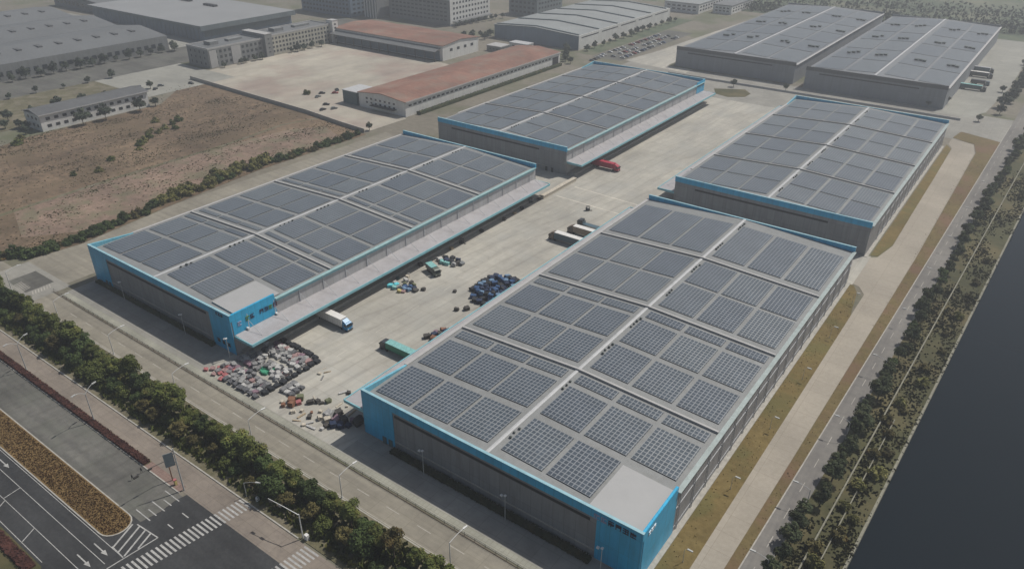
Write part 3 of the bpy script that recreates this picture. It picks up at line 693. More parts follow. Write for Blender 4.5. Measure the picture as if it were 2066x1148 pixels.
# factory, far left
r = thing('factory', 'dark sprawling factory with three long ridged roofs', 'factory', (-690,98,0))
b = MB(); b.box(0,222,0,140,0,11); b.build('wall', M['greyrender'], r)
for k in range(3):
    b = MB(); gable_y(b,k*74+.5,k*74+73.5,0,140,11.05,15.2,.3,.3); b.build('roof', M['greyroof'], r)
    b = MB()
    for j in range(9): b.box(k*74+44,k*74+52,8+j*14.5,11+j*14.5,13.0,14.9)
    b.build('roof_vent', M['darkroof'], r)
windows(r, ('x',222,1), 4, 136, 2, 8, 22, 1, 0, .6, .5, 'window')
def plain(nm, label, cat, x0, y0, dx, dy, h, wallm, roofm, nz=3, nx=8, ny=8, g=None):
    r = thing(nm, label, cat, (x0,y0,0)); b = MB(); b.box(0,dx,0,dy,0,h); b.build('wall', M[wallm], r)
    b = MB()
    if g: gable_y(b,0,dx,0,dy,h+.05,h+g)
    else: b.box(-.3,dx+.3,-.3,dy+.3,h+.01,h+.7)
    b.build('roof', M[roofm], r)
    if nz:
        windows(r, ('x',dx,1), 2, dy-2, 1.5, h-1, ny, nz, 0, .55, .45); windows(r, ('y',0,-1), 2, dx-2, 1.5, h-1, nx, nz, 0, .6, .45)
    return r
plain('tower_block','blue-grey glazed block beyond the hall at the top edge','office block',-530,428,72,40,27,'bluegrey','greyroof',6,14,6)
r = plain('tower_block','pale block with white upright fins beside the blue-grey glazed block','office block',-452,440,18,30,24,'greyrender','greyroof',0)
b = MB()
for k in range(5): b.box(1+k*3.7,2.2+k*3.7,-.6,-.02,0,23)
b.build('fin', M['white'], r)
plain('tower_block','grey-green windowless-ended block behind the tall white-sided block','office block',-348,540,34,46,20,'hallwall','greyroof',4,6,8)
plain('far_building','low white building beyond the works at the top edge','building',-232,655,38,85,9,'white','palegreyroof',2,6,12)
plain('far_building','second low white building by the pale road at the top edge','building',-186,672,20,60,8,'white','greyroof',2,4,8)
plain('far_shed','low dark shed beside the grassy strip near the factory','shed',-452,30,26,60,6,'greyrender','darkroof',1,4,8,2)
plain('far_shed','grey far shed beyond the factory at the top left','shed',-760,290,90,40,10,'greyrender','greyroof',1,10,4,3)
plain('site_hut','small white-roofed hut behind the long red-roofed shed','hut',-254,412,18,9,4,'white','ridge',1,3,2)
plain('site_hut','small grey hut between the red-roofed sheds','hut',-262,392,14,12,4,'greyrender','firecap',1,3,2)
# walls and fences
b = MB()
for (xa,ya),(xb,yb) in zip([(-372,193.2),(-303,189.6),(-242,186.9),(-206,182.8)],[(-303,189.6),(-242,186.9),(-206,182.8),(-187,181.4)]):
    b.prism([(xa,ya),(xb,yb),(xb,yb+.5),(xa,ya+.5)],0,2.4)
tag(b.build('boundary_wall', M['kerb']), 'pale boundary wall between the brown field and the dirt yard', 'wall')
b = MB(); b.box(-53.2,-51.4,162,190.5,0,1.5); b.box(-53.35,-51.25,161.9,190.6,1.501,1.62); tag(b.build('low_wall', M['sand']), 'long low beige wall standing between the two canopies', 'wall')
f = thing('street_fence', 'low dark railing along the warehouse side of the access street', 'fence', (-145,-12,0))
b = MB(); b.box(0,215,-.025,.025,.97,1.03); b.box(0,215,-.025,.025,.37,.42)
b.build('rail', M['postdark'], f)
p = MB(); p.box(-.035,.035,-.035,.035,0,1.1); po = p.build('post', M['postdark'], f)
for i in range(1,73): c = po.copy(); COL.objects.link(c); c.parent = f; c.location = (i*3,0,0)
b = MB(); b.box(-145,70,-12.35,-12.15,0,.14); struct(b.build('kerb', M['kerb_dark']))
b = MB(); b.prism([(wx(-40),-40),(wx(-40)+.35,-40),(wx(420)+.35,420),(wx(420),420)],0,.75); tag(b.build('promenade_wall', M['kerb_low']), 'thin low wall behind the canal-side trees', 'wall')
b = MB(); b.prism([(wx(-40)+3,-40),(wx(-40)+3.25,-40),(wx(90)+3.1,90),(wx(90)+2.85,90)],0,.5); tag(b.build('garden_edge', M['kerb_low']), 'short pale edging between the low wall and the water', 'edging')
b = MB(); b.box(-110,82,411.5,411.9,0,1.4); tag(b.build('boundary_wall', M['firecap']), 'pale wall along the back street before the grey warehouses', 'wall')
# ------------------------------------------------------------------ vegetation
def leaf(b, p, nrm, s, rnd):
    nrm = nrm.normalized(); t = nrm.orthogonal().normalized(); u = nrm.cross(t)
    a = rnd.uniform(0, 2*PI); t, u = t*math.cos(a)+u*math.sin(a), u*math.cos(a)-t*math.sin(a)
    w, h = s*rnd.uniform(.6,1.1), s*rnd.uniform(.35,.75)
    bend = nrm*s*rnd.uniform(-.15,.15)
    b.poly([p-t*w-bend, p-u*h+bend, p+t*w-bend, p+u*h+bend])
def rvec(rnd):
    z = rnd.uniform(-1,1); a = rnd.uniform(0,2*PI); q = math.sqrt(1-z*z); return Vector((q*math.cos(a), q*math.sin(a), z))
def crown(n, lobes, s, seed, low=-.55):
    rnd = random.Random(seed); b = MB(); tot = sum(l[3]**2 for l in lobes)
    for cx, cy, cz, r in lobes:
        for _ in range(int(n*r*r/tot)):
            d = rvec(rnd)
            if d.z < low: d.z = -d.z*.6
            q = r*(.5+.52*rnd.random()**.6)
            p = Vector((cx+d.x*q, cy+d.y*q, cz+d.z*q*.82))
            leaf(b, p, d*.9+rvec(rnd)*.7+Vector((0,0,.35)), s*rnd.uniform(.7,1.3), rnd)
    return b
def tree_proto(name, label, group, h, rad, n, s, mat, seed, cat='tree', shrub=False):
    rnd = random.Random(seed); t = thing(name, label, cat, (0,0,0), 0, group)
    cb = h-rad*1.1
    lobes = [(0,0,cb,rad*.72)]
    for k in range(7):
        a = k*2*PI/7+rnd.uniform(-.4,.4); q = rad*rnd.uniform(.4,.62); lobes.append((q*math.cos(a), q*math.sin(a), cb+rnd.uniform(-.35,.5)*rad, rad*rnd.uniform(.34,.52)))
    lobes.append((rnd.uniform(-.3,.3)*rad, rnd.uniform(-.3,.3)*rad, h-rad*.38, rad*.36))
    crown(n, lobes, s, seed).build('crown', M[mat], t)
    tb = MB()
    if not shrub: tb.tube([(0,0,0),(.08,.05,cb*.5),(0,.1,cb),(.05,0,h-rad*.6)], [.24,.19,.14,.05], 7)
    for k in range(4):
        a = k*PI/2+rnd.uniform(-.5,.5); q = rad*.55; tb.tube([(0,0,max(.1,cb*.55)),(q*.5*math.cos(a),q*.5*math.sin(a),cb*.85),(q*math.cos(a),q*math.sin(a),cb+.25*rad)], [.11,.08,.03], 5)
    tb.build('trunk' if not shrub else 'stem', M['bark'], t)
    return t
def place(protos, spots, labels):
    """first use moves the prototype itself, later ones are copies"""
    for i, (x, y, s, k) in enumerate(spots):
        p = protos[k]; rzv = R.uniform(0,6.28); sc_ = (s*R.uniform(.9,1.12), s*R.uniform(.9,1.12), s*R.uniform(.88,1.12))
        if not p.get('used_once'):
            p['used_once'] = 1; p.location = (x,y,.1); p.rotation_euler = (0,0,rzv); p.scale = sc_; p['label'] = labels[i]
        else: dup(p, (x,y,.1), rzv, labels[i], sc_)
G1 = 'trees of the roadside belt'
pA = [tree_proto('tree','-',G1,8.4,4.1,2600,.36,'leafA',11), tree_proto('tree','-',G1,7.4,3.7,2300,.36,'leafB',12), tree_proto('tree','-',G1,9.0,3.3,2100,.36,'leafA',13), tree_proto('tree','-',G1,8.8,3.0,1500,.38,'leafC',14)]
sp, lb = [], []
n = 0; x = 57.0
while x > -190:
    n += 1
    k = R.choice((0,0,1,2,2,1)); s = R.uniform(.64,1.06)
    if abs(x-35) < 2.6: k = 3; s = .95
    sp.append((x+R.uniform(-.8,.8), -25.6+R.uniform(-1.2,1.0), s, k))
    col = {0:'broad green',1:'dark green',2:'green',3:'brown-tipped'}[k]
    lb.append(f'{col} belt tree, {ordw(n)} from the photo bottom on the access street side')
    x -= R.uniform(4.6,5.8)
place(pA, sp, lb)
G2 = 'shorter trees on the main road side of the belt'
pB = [tree_proto('tree','-',G2,5.8,3.5,1700,.34,'leafB',21), tree_proto('tree','-',G2,4.6,3.2,1400,.33,'leafA',22), tree_proto('tree','-',G2,5.8,2.6,1000,.34,'leafC',23)]
sp, lb = [], []; n = 0; x = 54.0
while x > -190:
    n += 1; k = R.choice((0,0,0,1,1,2)) if n % 9 else 2
    sp.append((x+R.uniform(-1,1), -30.3+R.uniform(-1.2,1.2), R.uniform(.6,1.2), k))
    lb.append(f'{("dark green","green","olive-brown")[k]} low belt tree, {ordw(n)} from the photo bottom on the main road side')
    x -= R.uniform(5.2,7.2)
place(pB, sp, lb)
G3 = 'trees along the canal road'
pC = [tree_proto('tree','-',G3,7.2,2.9,1000,.42,'leafD',31), tree_proto('tree','-',G3,6.6,2.7,900,.42,'leafD',32), tree_proto('tree','-',G3,5.2,2.3,700,.40,'leafB',33)]
sp, lb = [], []; n = 0; y = 2.0
while y < 440:
    n += 1; k = R.choice((0,0,1,1,2)); sp.append((tx(y)+R.uniform(-1.0,1.3), y, R.uniform(.6,1.1), k))
    lb.append(f'{("tall dark","dark","small dark green")[k]} canal-side tree, {ordw(n)} in its row counted from the photo bottom')
    y += R.uniform(4.4,6.2)*(1 if y < 200 else 1.15)
place(pC, sp, lb)
G4 = 'scrub bushes on the canal bank'
pS = [tree_proto('bush','-',G4,2.6,1.7,420,.34,'leafE',41,'bush',True), tree_proto('bush','-',G4,2.2,1.6,380,.34,'leafC',42,'bush',True)]
sp, lb = [], []
bl = [(109.9,31),(114.8,45),(112.9,57),(115.4,64),(113.0,71.5),(114.4,82),(112.0,48),(113.5,38),(116,74),(115.6,95),(117,112),(118.6,134),(116,121),(119.4,160),(120.5,190),(111.5,26),(114,98),(117.5,146),(121,212),(112.6,88)]
for i, (x, y) in enumerate(sorted(bl, key=lambda q: q[1])):
    k = R.choice((0,1)); sp.append((x,y,R.uniform(.8,1.5),k)); lb.append(f'{("yellow-green","brown")[k]} scrub bush on the canal bank, {ordw(i+1)} counted from the photo bottom')
place(pS, sp, lb)
G5 = 'bushes edging the brown field'
pF = [tree_proto('bush','-',G5,3.4,2.4,700,.40,'leafE',51,'bush',True), tree_proto('bush','-',G5,2.8,2.2,600,.40,'leafB',52,'bush',True), tree_proto('bush','-',G5,2.2,1.9,450,.36,'leafC',53,'bush',True)]
sp, lb = [], []; ed = [(-205,-14),(-190,-12.5),(-179.5,-5),(-177.5,14),(-184,54),(-189,108),(-186.5,160),(-187,178)]
n = 0
for (xa,ya),(xb,yb) in zip(ed, ed[1:]):
    d = math.hypot(xb-xa,yb-ya); m_ = max(2,int(d/2.5))
    for i in range(m_):
        n += 1; t = (i+.5)/m_; yy = ya+(yb-ya)*t
        k = 0 if 55 < yy < 118 and R.random() < .75 else R.choice((1,1,2))
        sp.append((xa+(xb-xa)*t-R.uniform(-.8,2.6)-(3 if k == 0 and R.random() < .5 else 0), yy, R.uniform(1.0,1.7), k))
        lb.append(f'{("yellow-green","dark green","brownish")[k]} bush on the field edge, {ordw(n)} counted from the access street end')
place(pF, sp, lb)
G6 = 'scrub clump inside the brown field'
pG = [tree_proto('bush','-',G6,3.0,2.6,520,.45,'leafE',61,'bush',True), tree_proto('bush','-',G6,3.2,2.4,520,.45,'leafA',62,'bush',True)]
cl = [(-284,118),(-280,112),(-288,126),(-276,104),(-272,98),(-291,132),(-283,108),(-268,94),(-279,122),(-262,90),(-287,112),(-300,122),(-276,216),(-258,72),(-330,60),(-322,55),(-248,60),(-252,50)]
sp = [(x,y,R.uniform(.7,1.3),R.choice((0,1))) for x,y in sorted(cl, key=lambda q: q[1])]
place(pG, sp, [f'{("yellow-green","green")[q[3]]} scrub bush in the brown field, {ordw(i+1)} from its street end' for i,q in enumerate(sp)])
G7 = 'far trees among the buildings'
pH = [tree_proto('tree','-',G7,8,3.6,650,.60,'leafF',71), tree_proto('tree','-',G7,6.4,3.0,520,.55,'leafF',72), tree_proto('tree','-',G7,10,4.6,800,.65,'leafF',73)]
far = []
for i, (x, y, k) in enumerate([(-327,94,2),(-326,107,2),(-327,129,2),(-330,141,1)]): far.append((x,y,1,k,f'dark far tree, {ordw(i+1)} from the left before the long white field building'))
for i, (x,y) in enumerate([(-343,70),(-336,66),(-350,69),(-356,64)]): far.append((x,y,.9,1,f'dark far tree, {ordw(i+1)} of the clump at the left end of the field building'))
for i in range(16): far.append((-463+R.uniform(-1.5,1.5), 96+i*9.5, R.uniform(.8,1.2), R.choice((0,1)), f'far tree in front of the dark factory, {ordw(i+1)} from its left end'))
for i in range(9): far.append((-371+R.uniform(-2,2), 42+i*15, R.uniform(.6,1.1), R.choice((0,1)), f'far tree behind the field building, {ordw(i+1)} from the left'))
for i in range(7): far.append((-418+R.uniform(-2,2), 60+i*17, R.uniform(.5,.8), R.choice((0,1)), f'far tree along the works road, {ordw(i+1)} from the left'))
for i, y in enumerate((228,243,247,256,262,291,297,304,312,321)): far.append((-381+R.uniform(-1,1), y, R.uniform(.6,.9), R.choice((0,1)), f'tree before the cream office wings, {ordw(i+1)} from the left'))
for i in range(14): far.append((-196+R.uniform(-1.5,1.5), 440+i*12.5, R.uniform(.6,1.0), R.choice((0,1)), f'far tree beside the white-sided works, {ordw(i+1)} from its near corner'))
for i, (x,y) in enumerate([(-198,412),(-203,420),(-194,405),(-190,398),(-208,428),(-183,394)]): far.append((x,y,.9,R.choice((0,1)),f'tree at the far end of the long red-roofed shed, {ordw(i+1)} of the clump'))
for i, (x,y) in enumerate([(-300,432),(-296,441),(-306,428),(-292,432),(-300,420),(-312,424),(-290,425)]): far.append((x,y,.85,R.choice((0,1)),f'tree between the sheds and the works, {ordw(i+1)} of the clump'))
for i in range(9): far.append((-345+i*1.0+R.uniform(-3,3), 452+i*8, .8, 1, f'tree at the foot of the tall white-sided block, {ordw(i+1)} from the left'))
for i, (x,y,l) in enumerate([(-187.5,186,'lone dark tree at the far corner of the brown field'),(-57,404,'small tree on the grass island'),(-25,416,'small tree at the gap between the grey warehouses'),(64,438,'dark tree at the right corner of the right grey warehouse'),(68,448,'second dark tree at the right corner of the right grey warehouse'),(61,432,'dark bush-like tree before the right grey warehouse corner'),(91,416,'lone tree on the back street near the canal'),(94,500,'dark tree by the far yard kerb'),(97,600,'dark tree by the far yard end')]): far.append((x,y,.8,1,l))
for i in range(13): far.append((98+R.uniform(-1.5,3)+i*.35, 440+i*17, R.uniform(.8,1.2), R.choice((0,2)), f'far canal tree beyond the back street, {ordw(i+1)} from the back street'))
place(pH, [f_[:4] for f_ in far], [f_[4] for f_ in far])
# far wood: one mass
b = MB(); rw = random.Random(5)
for _ in range(5200):
    x = rw.uniform(-170,190); y = 705+(x+150)*.12+rw.uniform(0,26)+(rw.random() < .4)*rw.uniform(30,120)
    leaf(b, Vector((x,y,rw.uniform(.5,7.5))), rvec(rw)+Vector((0,0,.6)), rw.uniform(1.3,2.6), rw)
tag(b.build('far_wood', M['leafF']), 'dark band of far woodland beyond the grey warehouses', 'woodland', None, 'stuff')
# hedges
def hedge(name, label, x0, x1, y0, y1, h, n, s, mat, seed, z0=.1):
    rnd = random.Random(seed); b = MB(); b.box(x0,x1,y0+.15,y1-.15,z0,h-.12)
    for _ in range(n):
        x = rnd.uniform(x0,x1); f = rnd.random()
        if f < .62: p = Vector((x, rnd.uniform(y0,y1), h+rnd.uniform(-.14,.14))); nn = Vector((0,0,1))
        else:
            sd = rnd.random() < .6; p = Vector((x, (y0 if sd else y1), rnd.uniform(z0+.1,h))); nn = Vector((0,-1 if sd else 1,.3))
        leaf(b, p, nn+rvec(rnd)*.6, s*rnd.uniform(.7,1.3), rnd)
    return tag(b.build(name, M[mat]), label, 'hedge')
hedge('hedge','long clipped maroon hedge strip beside the worn carriageway',-230,-36.2,-42.7,-40.8,.75,6500,.30,'redleaf',1)
hedge('hedge','dark hedge in the shade of the nearest warehouse front',11,71,-2.4,-.5,1.0,2300,.30,'leafD',2)
hedge('hedge','dark hedge in the shade before the warehouse with the sign panel',-139,-69,.0,1.55,1.0,2200,.30,'leafD',3)
hedge('hedge','dark reddish hedge at the bottom left corner by the asphalt road',-160,-26,-76.4,-73.9,.8,3200,.32,'redleaf',4)
hedge('hedge','dark green hedge along the foot of the long red-roofed shed',-187.2,-184.5,226,384,1.8,2200,.5,'leafD',5)
def tufts(name, label, cat, n, pos, s, mat, seed, up=1.0):
    rnd = random.Random(seed); b = MB()
    for _ in range(n):
        q = pos(rnd)
        if q is None: continue
        x, y, z = q; k = rnd.uniform(.6,1.4)*s
        for _k in range(2):
            a = rnd.uniform(0,PI); dx, dy = math.cos(a)*k*.6, math.sin(a)*k*.6; lx, ly = rnd.uniform(-.4,.4)*k, rnd.uniform(-.4,.4)*k
            b.poly([(x-dx,y-dy,z),(x+dx,y+dy,z),(x+dx*.7+lx,y+dy*.7+ly,z+k*up),(x-dx*.7+lx,y-dy*.7+ly,z+k*up)])
    return tag(b.build(name, M[mat]), label, cat, None, 'stuff')
def p_median(r):
    x = -20.5-abs(r.gauss(0,1))*45 if r.random() < .5 else r.uniform(-130,-20.6); y = r.uniform(-60.6,-54.3)
    if x > -23.5 and (x+23.5)**2+(y+57.45)**2 > 10: return None
    return x, y, .18
tufts('dry_grass','orange-brown dry grass filling the road median','grass',9500,p_median,.21,'dryleaf',1,.7)
bc_ = [(random.Random(900+i).random(), random.Random(990+i).uniform(0,330)) for i in range(150)]
def p_bank(r):
    q, cy = r.choice(bc_); y = cy+r.gauss(0,3.5); u = q+r.gauss(0,.12)
    return (tx(y)+.5+u*(bx(y)-tx(y)-.6), y, .05) if 0 < u < 1.06 and y > -5 else None
tufts('bank_scrub','rough green and brown scrub covering the canal bank','scrub',7000,p_bank,.5,'scrub',2,.7)
tufts('belt_undergrowth','low green undergrowth beneath the roadside trees','undergrowth',6000,lambda r: (r.uniform(-190,58),r.uniform(-33.6,-22),.14),.8,'leafA',3,1.1)
fc_ = [(random.Random(77+i).uniform(-330,-185), random.Random(177+i).uniform(-10,184)) for i in range(130)]
def p_field(r):
    if r.random() < .8:
        cx, cy = r.choice(fc_); x, y = r.gauss(cx,2.2), r.gauss(cy,7)
        return (x,y,.03) if -10 < y < 184 and x < -182-max(0,y-14)*.05 and x > -335-(y > 120)*(y-120)*.5 else None
    t = r.uniform(-10,186); xr = -180-max(0,(t-14))*.05; return (r.uniform(-335-(t > 120)*(t-120)*.5,xr),t,.03)
tufts('field_weeds','dry weeds scattered over the brown field','weeds',8000,p_field,.55,'fieldtuft',4,.5)
tufts('verge_grass','ochre grass tufts on the dry verges beside the pale path','grass',700,lambda r: (r.uniform(83.6,89),r.uniform(-8,158),.1) if r.random() < .6 else (lambda y: (r.uniform(97,kx(y)-.5),y,.1))(r.uniform(0,340)),.22,'verge',5,.5)

# ------------------------------------------------------------------ vehicles
def truck(label, x, y, rzv, cabm, boxm, blen, bh, group='lorries docked round the yard', flat=False, cab=True, topm=None):
    """nose at the origin, vehicle runs back along -x; height of load space bh"""
    t = thing('lorry', label, 'lorry', (x,y,0), rzv, group)
    b = MB()
    off = 0
    if cab:
        b.extr([(-2.35,.55),(-.1,.5),(0,.75),(-.02,1.65),(-.32,2.75),(-.7,2.98),(-2.35,3.05)], -1.22, 1.22); c = b.build('cab', M[cabm], t, bevel=.06)
        g = MB(); n = len(g.v); g.v += [(.02,-1.08,1.72),(.02,1.08,1.72),(-.27,1.02,2.68),(-.27,-1.02,2.68),(-.1,-1.08,1.7),(-.1,1.08,1.7),(-.4,1.02,2.66),(-.4,-1.02,2.66)]
        g.f += [(n,n+1,n+2,n+3),(n,n+3,n+7,n+4),(n+1,n+5,n+6,n+2),(n+3,n+2,n+6,n+7),(n,n+4,n+5,n+1),(n+4,n+7,n+6,n+5)]
        g.build('windscreen', M['glass'], c)
        for sy in (-1,1):
            g = MB(); g.box(-1.5,-.55,sy*1.23-.012,sy*1.23+.012,1.75,2.55); g.build('side_window', M['glass'], c)
            g = MB(); g.box(-.02,.04,sy*.85-.22,sy*.85+.22,.85,1.1); g.build('headlight', M['lampwhite'], c)
            g = MB(); g.box(-.25,-.05,sy*1.38-.1,sy*1.38+.1,1.9,2.5); g.build('mirror', M['postdark'], c)
        g = MB(); g.box(-.05,.12,-1.2,1.2,.35,.72); g.build('bumper', M['postdark'], c)
        off = -2.7
        if not flat and bh > 3.3:
            d = MB(); d.extr([(-2.3,3.06),(-.9,3.06),(-2.2,min(bh,3.85))], -1.05, 1.05); d.build('wind_deflector', M[cabm], c)
    b = MB(); b.box(off-blen,-1.0 if cab else off,-.45,.45,.75,1.12); b.build('chassis', M['postdark'], t)
    if flat:
        b = MB(); b.box(off-blen,off,-1.25,1.25,1.13,1.36); b.build('flatbed', M[boxm], t)
        b = MB(); b.box(off-.12,off,-1.25,1.25,1.361,2.4); b.build('headboard', M[boxm], t)
    else:
        b = MB(); b.box(off-blen,off,-1.27,1.27,1.13,bh); bo = b.build('cargo_box', M[boxm], t)
        if topm:
            b = MB(); b.box(off-blen-.02,off+.02,-1.3,1.3,bh+.003,bh+.09); b.build('box_roof', M[topm], bo)
        b = MB()
        for k in range(int(blen/1.2)): b.box(off-.6-k*1.2,off-.52-k*1.2,-1.295,-1.272,1.15,bh-.04); b.box(off-.6-k*1.2,off-.52-k*1.2,1.272,1.295,1.15,bh-.04)
        b.build('box_rib', M['pipe' if boxm == 'truckwhite' else boxm], bo)
    ax = ([-.75] if cab else [])+([-2.9] if cab else [])+[off-blen+q for q in (1.2,2.4,3.6)]
    wb_ = MB(); wb_.disc((0,0,.5),.5,(0,1,0),.32,14); w0 = None
    for xx in ax:
        for sy in (-1,1):
            if w0 is None: w0 = wb_.build('wheel', M['tyre'], t, (xx,sy*1.05,0))
            else: c = w0.copy(); COL.objects.link(c); c.parent = t; c.location = (xx,sy*1.05,0)
    return t
truck('box lorry with white body and bright blue cab, half out from under the canopy',-40.6,32.6,0,'truckblue','truckwhite',15,3.9,topm='truckwhite')
truck('all-red box lorry docked under the far canopy',-40.8,213.6,0,'truckred','truckred',13,3.7,topm='truckred')
truck('dark-cabbed lorry with bright green box body beside the nearest warehouse',-25.6,32.2,PI,'truckdark','truckgreen',12,3.3,topm='teal2')
truck('slate-sided lorry with pale roof and brown cab, nearest of the docked group',-26.6,130.0,PI,'truckbrown','truckslate',14,3.8,topm='truckwhite')
truck('tan-sided lorry with white roof, between the slate lorry and the flatbed',-23.8,139.8,PI,'truckbrown','trucktan',12,3.7,topm='truckwhite')
truck('dark-cabbed flatbed lorry, farthest of the docked group',-24.2,148.2,PI,'truckdark','truckslate',12.5,3.4,flat=True)
truck('dark green lorry parked nearest the back street in the far yard',84.8,495,0,'truckdark','teal_dark',14,3.6,'lorries in the far yard',topm='teal2')
truck('grey lorry parked second from the back street in the far yard',84.5,514,0,'truckslate','truckdark',9,3.2,'lorries in the far yard')
truck('pale-roofed dark lorry parked third from the back street in the far yard',83.5,538,0,'truckdark','truckdark',14,3.7,'lorries in the far yard',topm='truckwhite')
truck('pale-roofed grey lorry parked farthest along the far yard',82,556,0,'truckdark','truckslate',13,3.7,'lorries in the far yard',topm='carsilver')
truck('dark grey-green lorry parked alone between the coloured piles',-41.6,77.6,-.35,'carolive','cargrey',4.8,3.0,topm='teal2')
def forklift(label, x, y, rzv):
    t = thing('forklift', label, 'forklift', (x,y,0), rzv)
    b = MB(); b.box(-1.1,.6,-.55,.55,.25,1.0); b.box(-1.1,-.3,-.5,.5,1.001,1.4); b.build('body', M['truckdark'], t, bevel=.05)
    b = MB(); b.box(.62,.74,-.4,-.28,.1,2.4); b.box(.62,.74,.28,.4,.1,2.4); b.box(.62,.74,-.279,.279,1.9,2.0); b.build('mast', M['postdark'], t)
    b = MB(); b.box(.75,1.8,-.35,-.2,.1,.18); b.box(.75,1.8,.2,.35,.1,.18); b.build('fork', M['postdark'], t)
    b = MB(); b.box(-.9,.45,-.5,.5,2.05,2.15)
    for sx in (-.85,.4):
        for sy in (-.46,.46): b.box(sx-.03,sx+.03,sy-.03,sy+.03,1.0,2.05)
    b.build('roll_cage', M['postdark'], t)
    for sx in (-.75,.35):
        for sy in (-.56,.56): b = MB(); b.disc((sx,sy,.3),.3,(0,1,0),.2,10); b.build('wheel', M['tyre'], t)
    return t
forklift('small dark forklift standing alone on the open concrete yard',-28.5,163.3,.6)
forklift('dark forklift at the canopy edge opposite the blue heap',-52.5,104.8,.2)
forklift('dark forklift beside the long low beige wall end',-54.2,155.6,1.2)
def car(name, label, paintm, group):
    t = thing('parked_car', label, 'car', (0,0,0), 0, group)
    b = MB(); b.extr([(-2.15,.35),(2.1,.35),(2.18,.62),(2.05,.82),(1.05,.95),(-1.75,1.0),(-2.2,.85)], -.87, .87); b.build('body', M[paintm], t, bevel=.07)
    b = MB(); b.extr([(-1.7,.99),(.95,.94),(.3,1.42),(-1.15,1.46)], -.76, .76); b.build('windows', M['glass'], t)
    b = MB(); b.extr([(-1.2,1.45),(.33,1.41),(.3,1.47),(-1.17,1.51)], -.72, .72); b.build('roof', M[paintm], t)
    w0 = None
    for xx in (-1.35,1.35):
        for sy in (-.8,.8):
            if w0 is None: bb = MB(); bb.disc((0,0,.33),.33,(0,1,0),.22,10); w0 = bb.build('wheel', M['tyre'], t, (xx,sy,0))
            else: c = w0.copy(); COL.objects.link(c); c.parent = t; c.location = (xx,sy,0)
    return t
cols = {'carwhite':'white','carsilver':'silver','carblack':'black','carred':'dark red','cargrey':'grey','carblue':'navy'}
CP = {}
def put_car(key, x, y, rzv, label, group):
    if (key,group) not in CP: c = CP[(key,group)] = car('parked_car', label, key, group); c.location = (x,y,0.05); c.rotation_euler = (0,0,rzv)
    else: dup(CP[(key,group)], (x,y,0.05), rzv, label)
keys = ['carwhite','carwhite','carsilver','carblack','cargrey','carwhite','carred','carblue']
for row, (xr, nm) in enumerate(((-177.5,'row nearest the white-sided works'),(-168.5,'middle row'),(-160.2,'row nearest the pale road'))):
    for i in range(16):
        y = 434+i*6.6+R.uniform(-1,1)
        if R.random() < .22: continue
        k = R.choice(keys); put_car(k, xr+R.uniform(-.4,.4), y, R.choice((0,PI))+R.uniform(-.05,.05), f'{cols[k]} car, {ordw(i+1)} bay in the car park {nm}', 'cars in the far car park')
dl = [(-268.8,222.8,'carblack','black car on the dirt yard, leftmost of the three in a line'),(-264.5,215.6,'cargrey','grey car on the dirt yard, nearest the brown field wall of the line'),(-267.4,234.6,'carblack','black car on the dirt yard beside the dark teal annex'),
      (-262.5,228.5,'carred','dark red car on the dirt yard close behind a black car'),(-246.5,206.5,'carblack','black car between the annex and the field wall'),(-236,203.5,'cargrey','grey car parked below the white shed gable'),(-239.6,197.6,'carblack','black car close to the field wall below the annex')]
for i, (x,y,k,l) in enumerate(dl): put_car(k,x,y,R.uniform(0,3),l,'cars on the dirt yard')
for i in range(5): put_car(keys[i], -176+i*.3, 438-i*5.4-4, R.uniform(0,3), f'{cols[keys[i]]} car at the car park entrance, {ordw(i+1)} from the rows', 'cars at the car park entrance')
for i, (x,y) in enumerate([(-378,152),(-380,160),(-366,163),(-371,170),(-360,186)]): put_car(('carblack','cargrey')[i%2],x,y,R.uniform(0,3),f'{("black","grey")[i%2]} car on the works forecourt, {ordw(i+1)} from the left','cars on the works forecourt')

# ------------------------------------------------------------------ bales, sacks and scrap
def lump(name, sx, sy, sz, jit, seed, cuts=3):
    rnd = random.Random(seed); b = MB(); k = cuts; idx = {}
    def vtx(i,j,l):
        if (i,j,l) not in idx:
            p = Vector((i/k-.5, j/k-.5, l/k-.5)); c = Vector((p.x**3*3.2,p.y**3*3.2,p.z**3*3.2)); q = p*(1.06-.13*(abs(p.x)+abs(p.y)+abs(p.z)-.5))
            q += Vector((rnd.uniform(-jit,jit),rnd.uniform(-jit,jit),rnd.uniform(-jit,jit)))
            idx[(i,j,l)] = len(b.v); b.v.append((q.x*sx, q.y*sy, max(0,(q.z+.5)*sz)))
        return idx[(i,j,l)]
    for a in range(k):
        for c in range(k):
            b.f += [(vtx(a,c,0),vtx(a,c+1,0),vtx(a+1,c+1,0),vtx(a+1,c,0)),(vtx(a,c,k),vtx(a+1,c,k),vtx(a+1,c+1,k),vtx(a,c+1,k)),
                    (vtx(a,0,c),vtx(a+1,0,c),vtx(a+1,0,c+1),vtx(a,0,c+1)),(vtx(a,k,c),vtx(a,k,c+1),vtx(a+1,k,c+1),vtx(a+1,k,c)),
                    (vtx(0,a,c),vtx(0,a,c+1),vtx(0,a+1,c+1),vtx(0,a+1,c)),(vtx(k,a,c),vtx(k,a+1,c),vtx(k,a+1,c+1),vtx(k,a,c+1))]
    return b
def protos(name, n, sx, sy, sz, jit, seed): return [lump(name,sx,sy,sz,jit,seed+i).mesh(name) for i in range(n)]
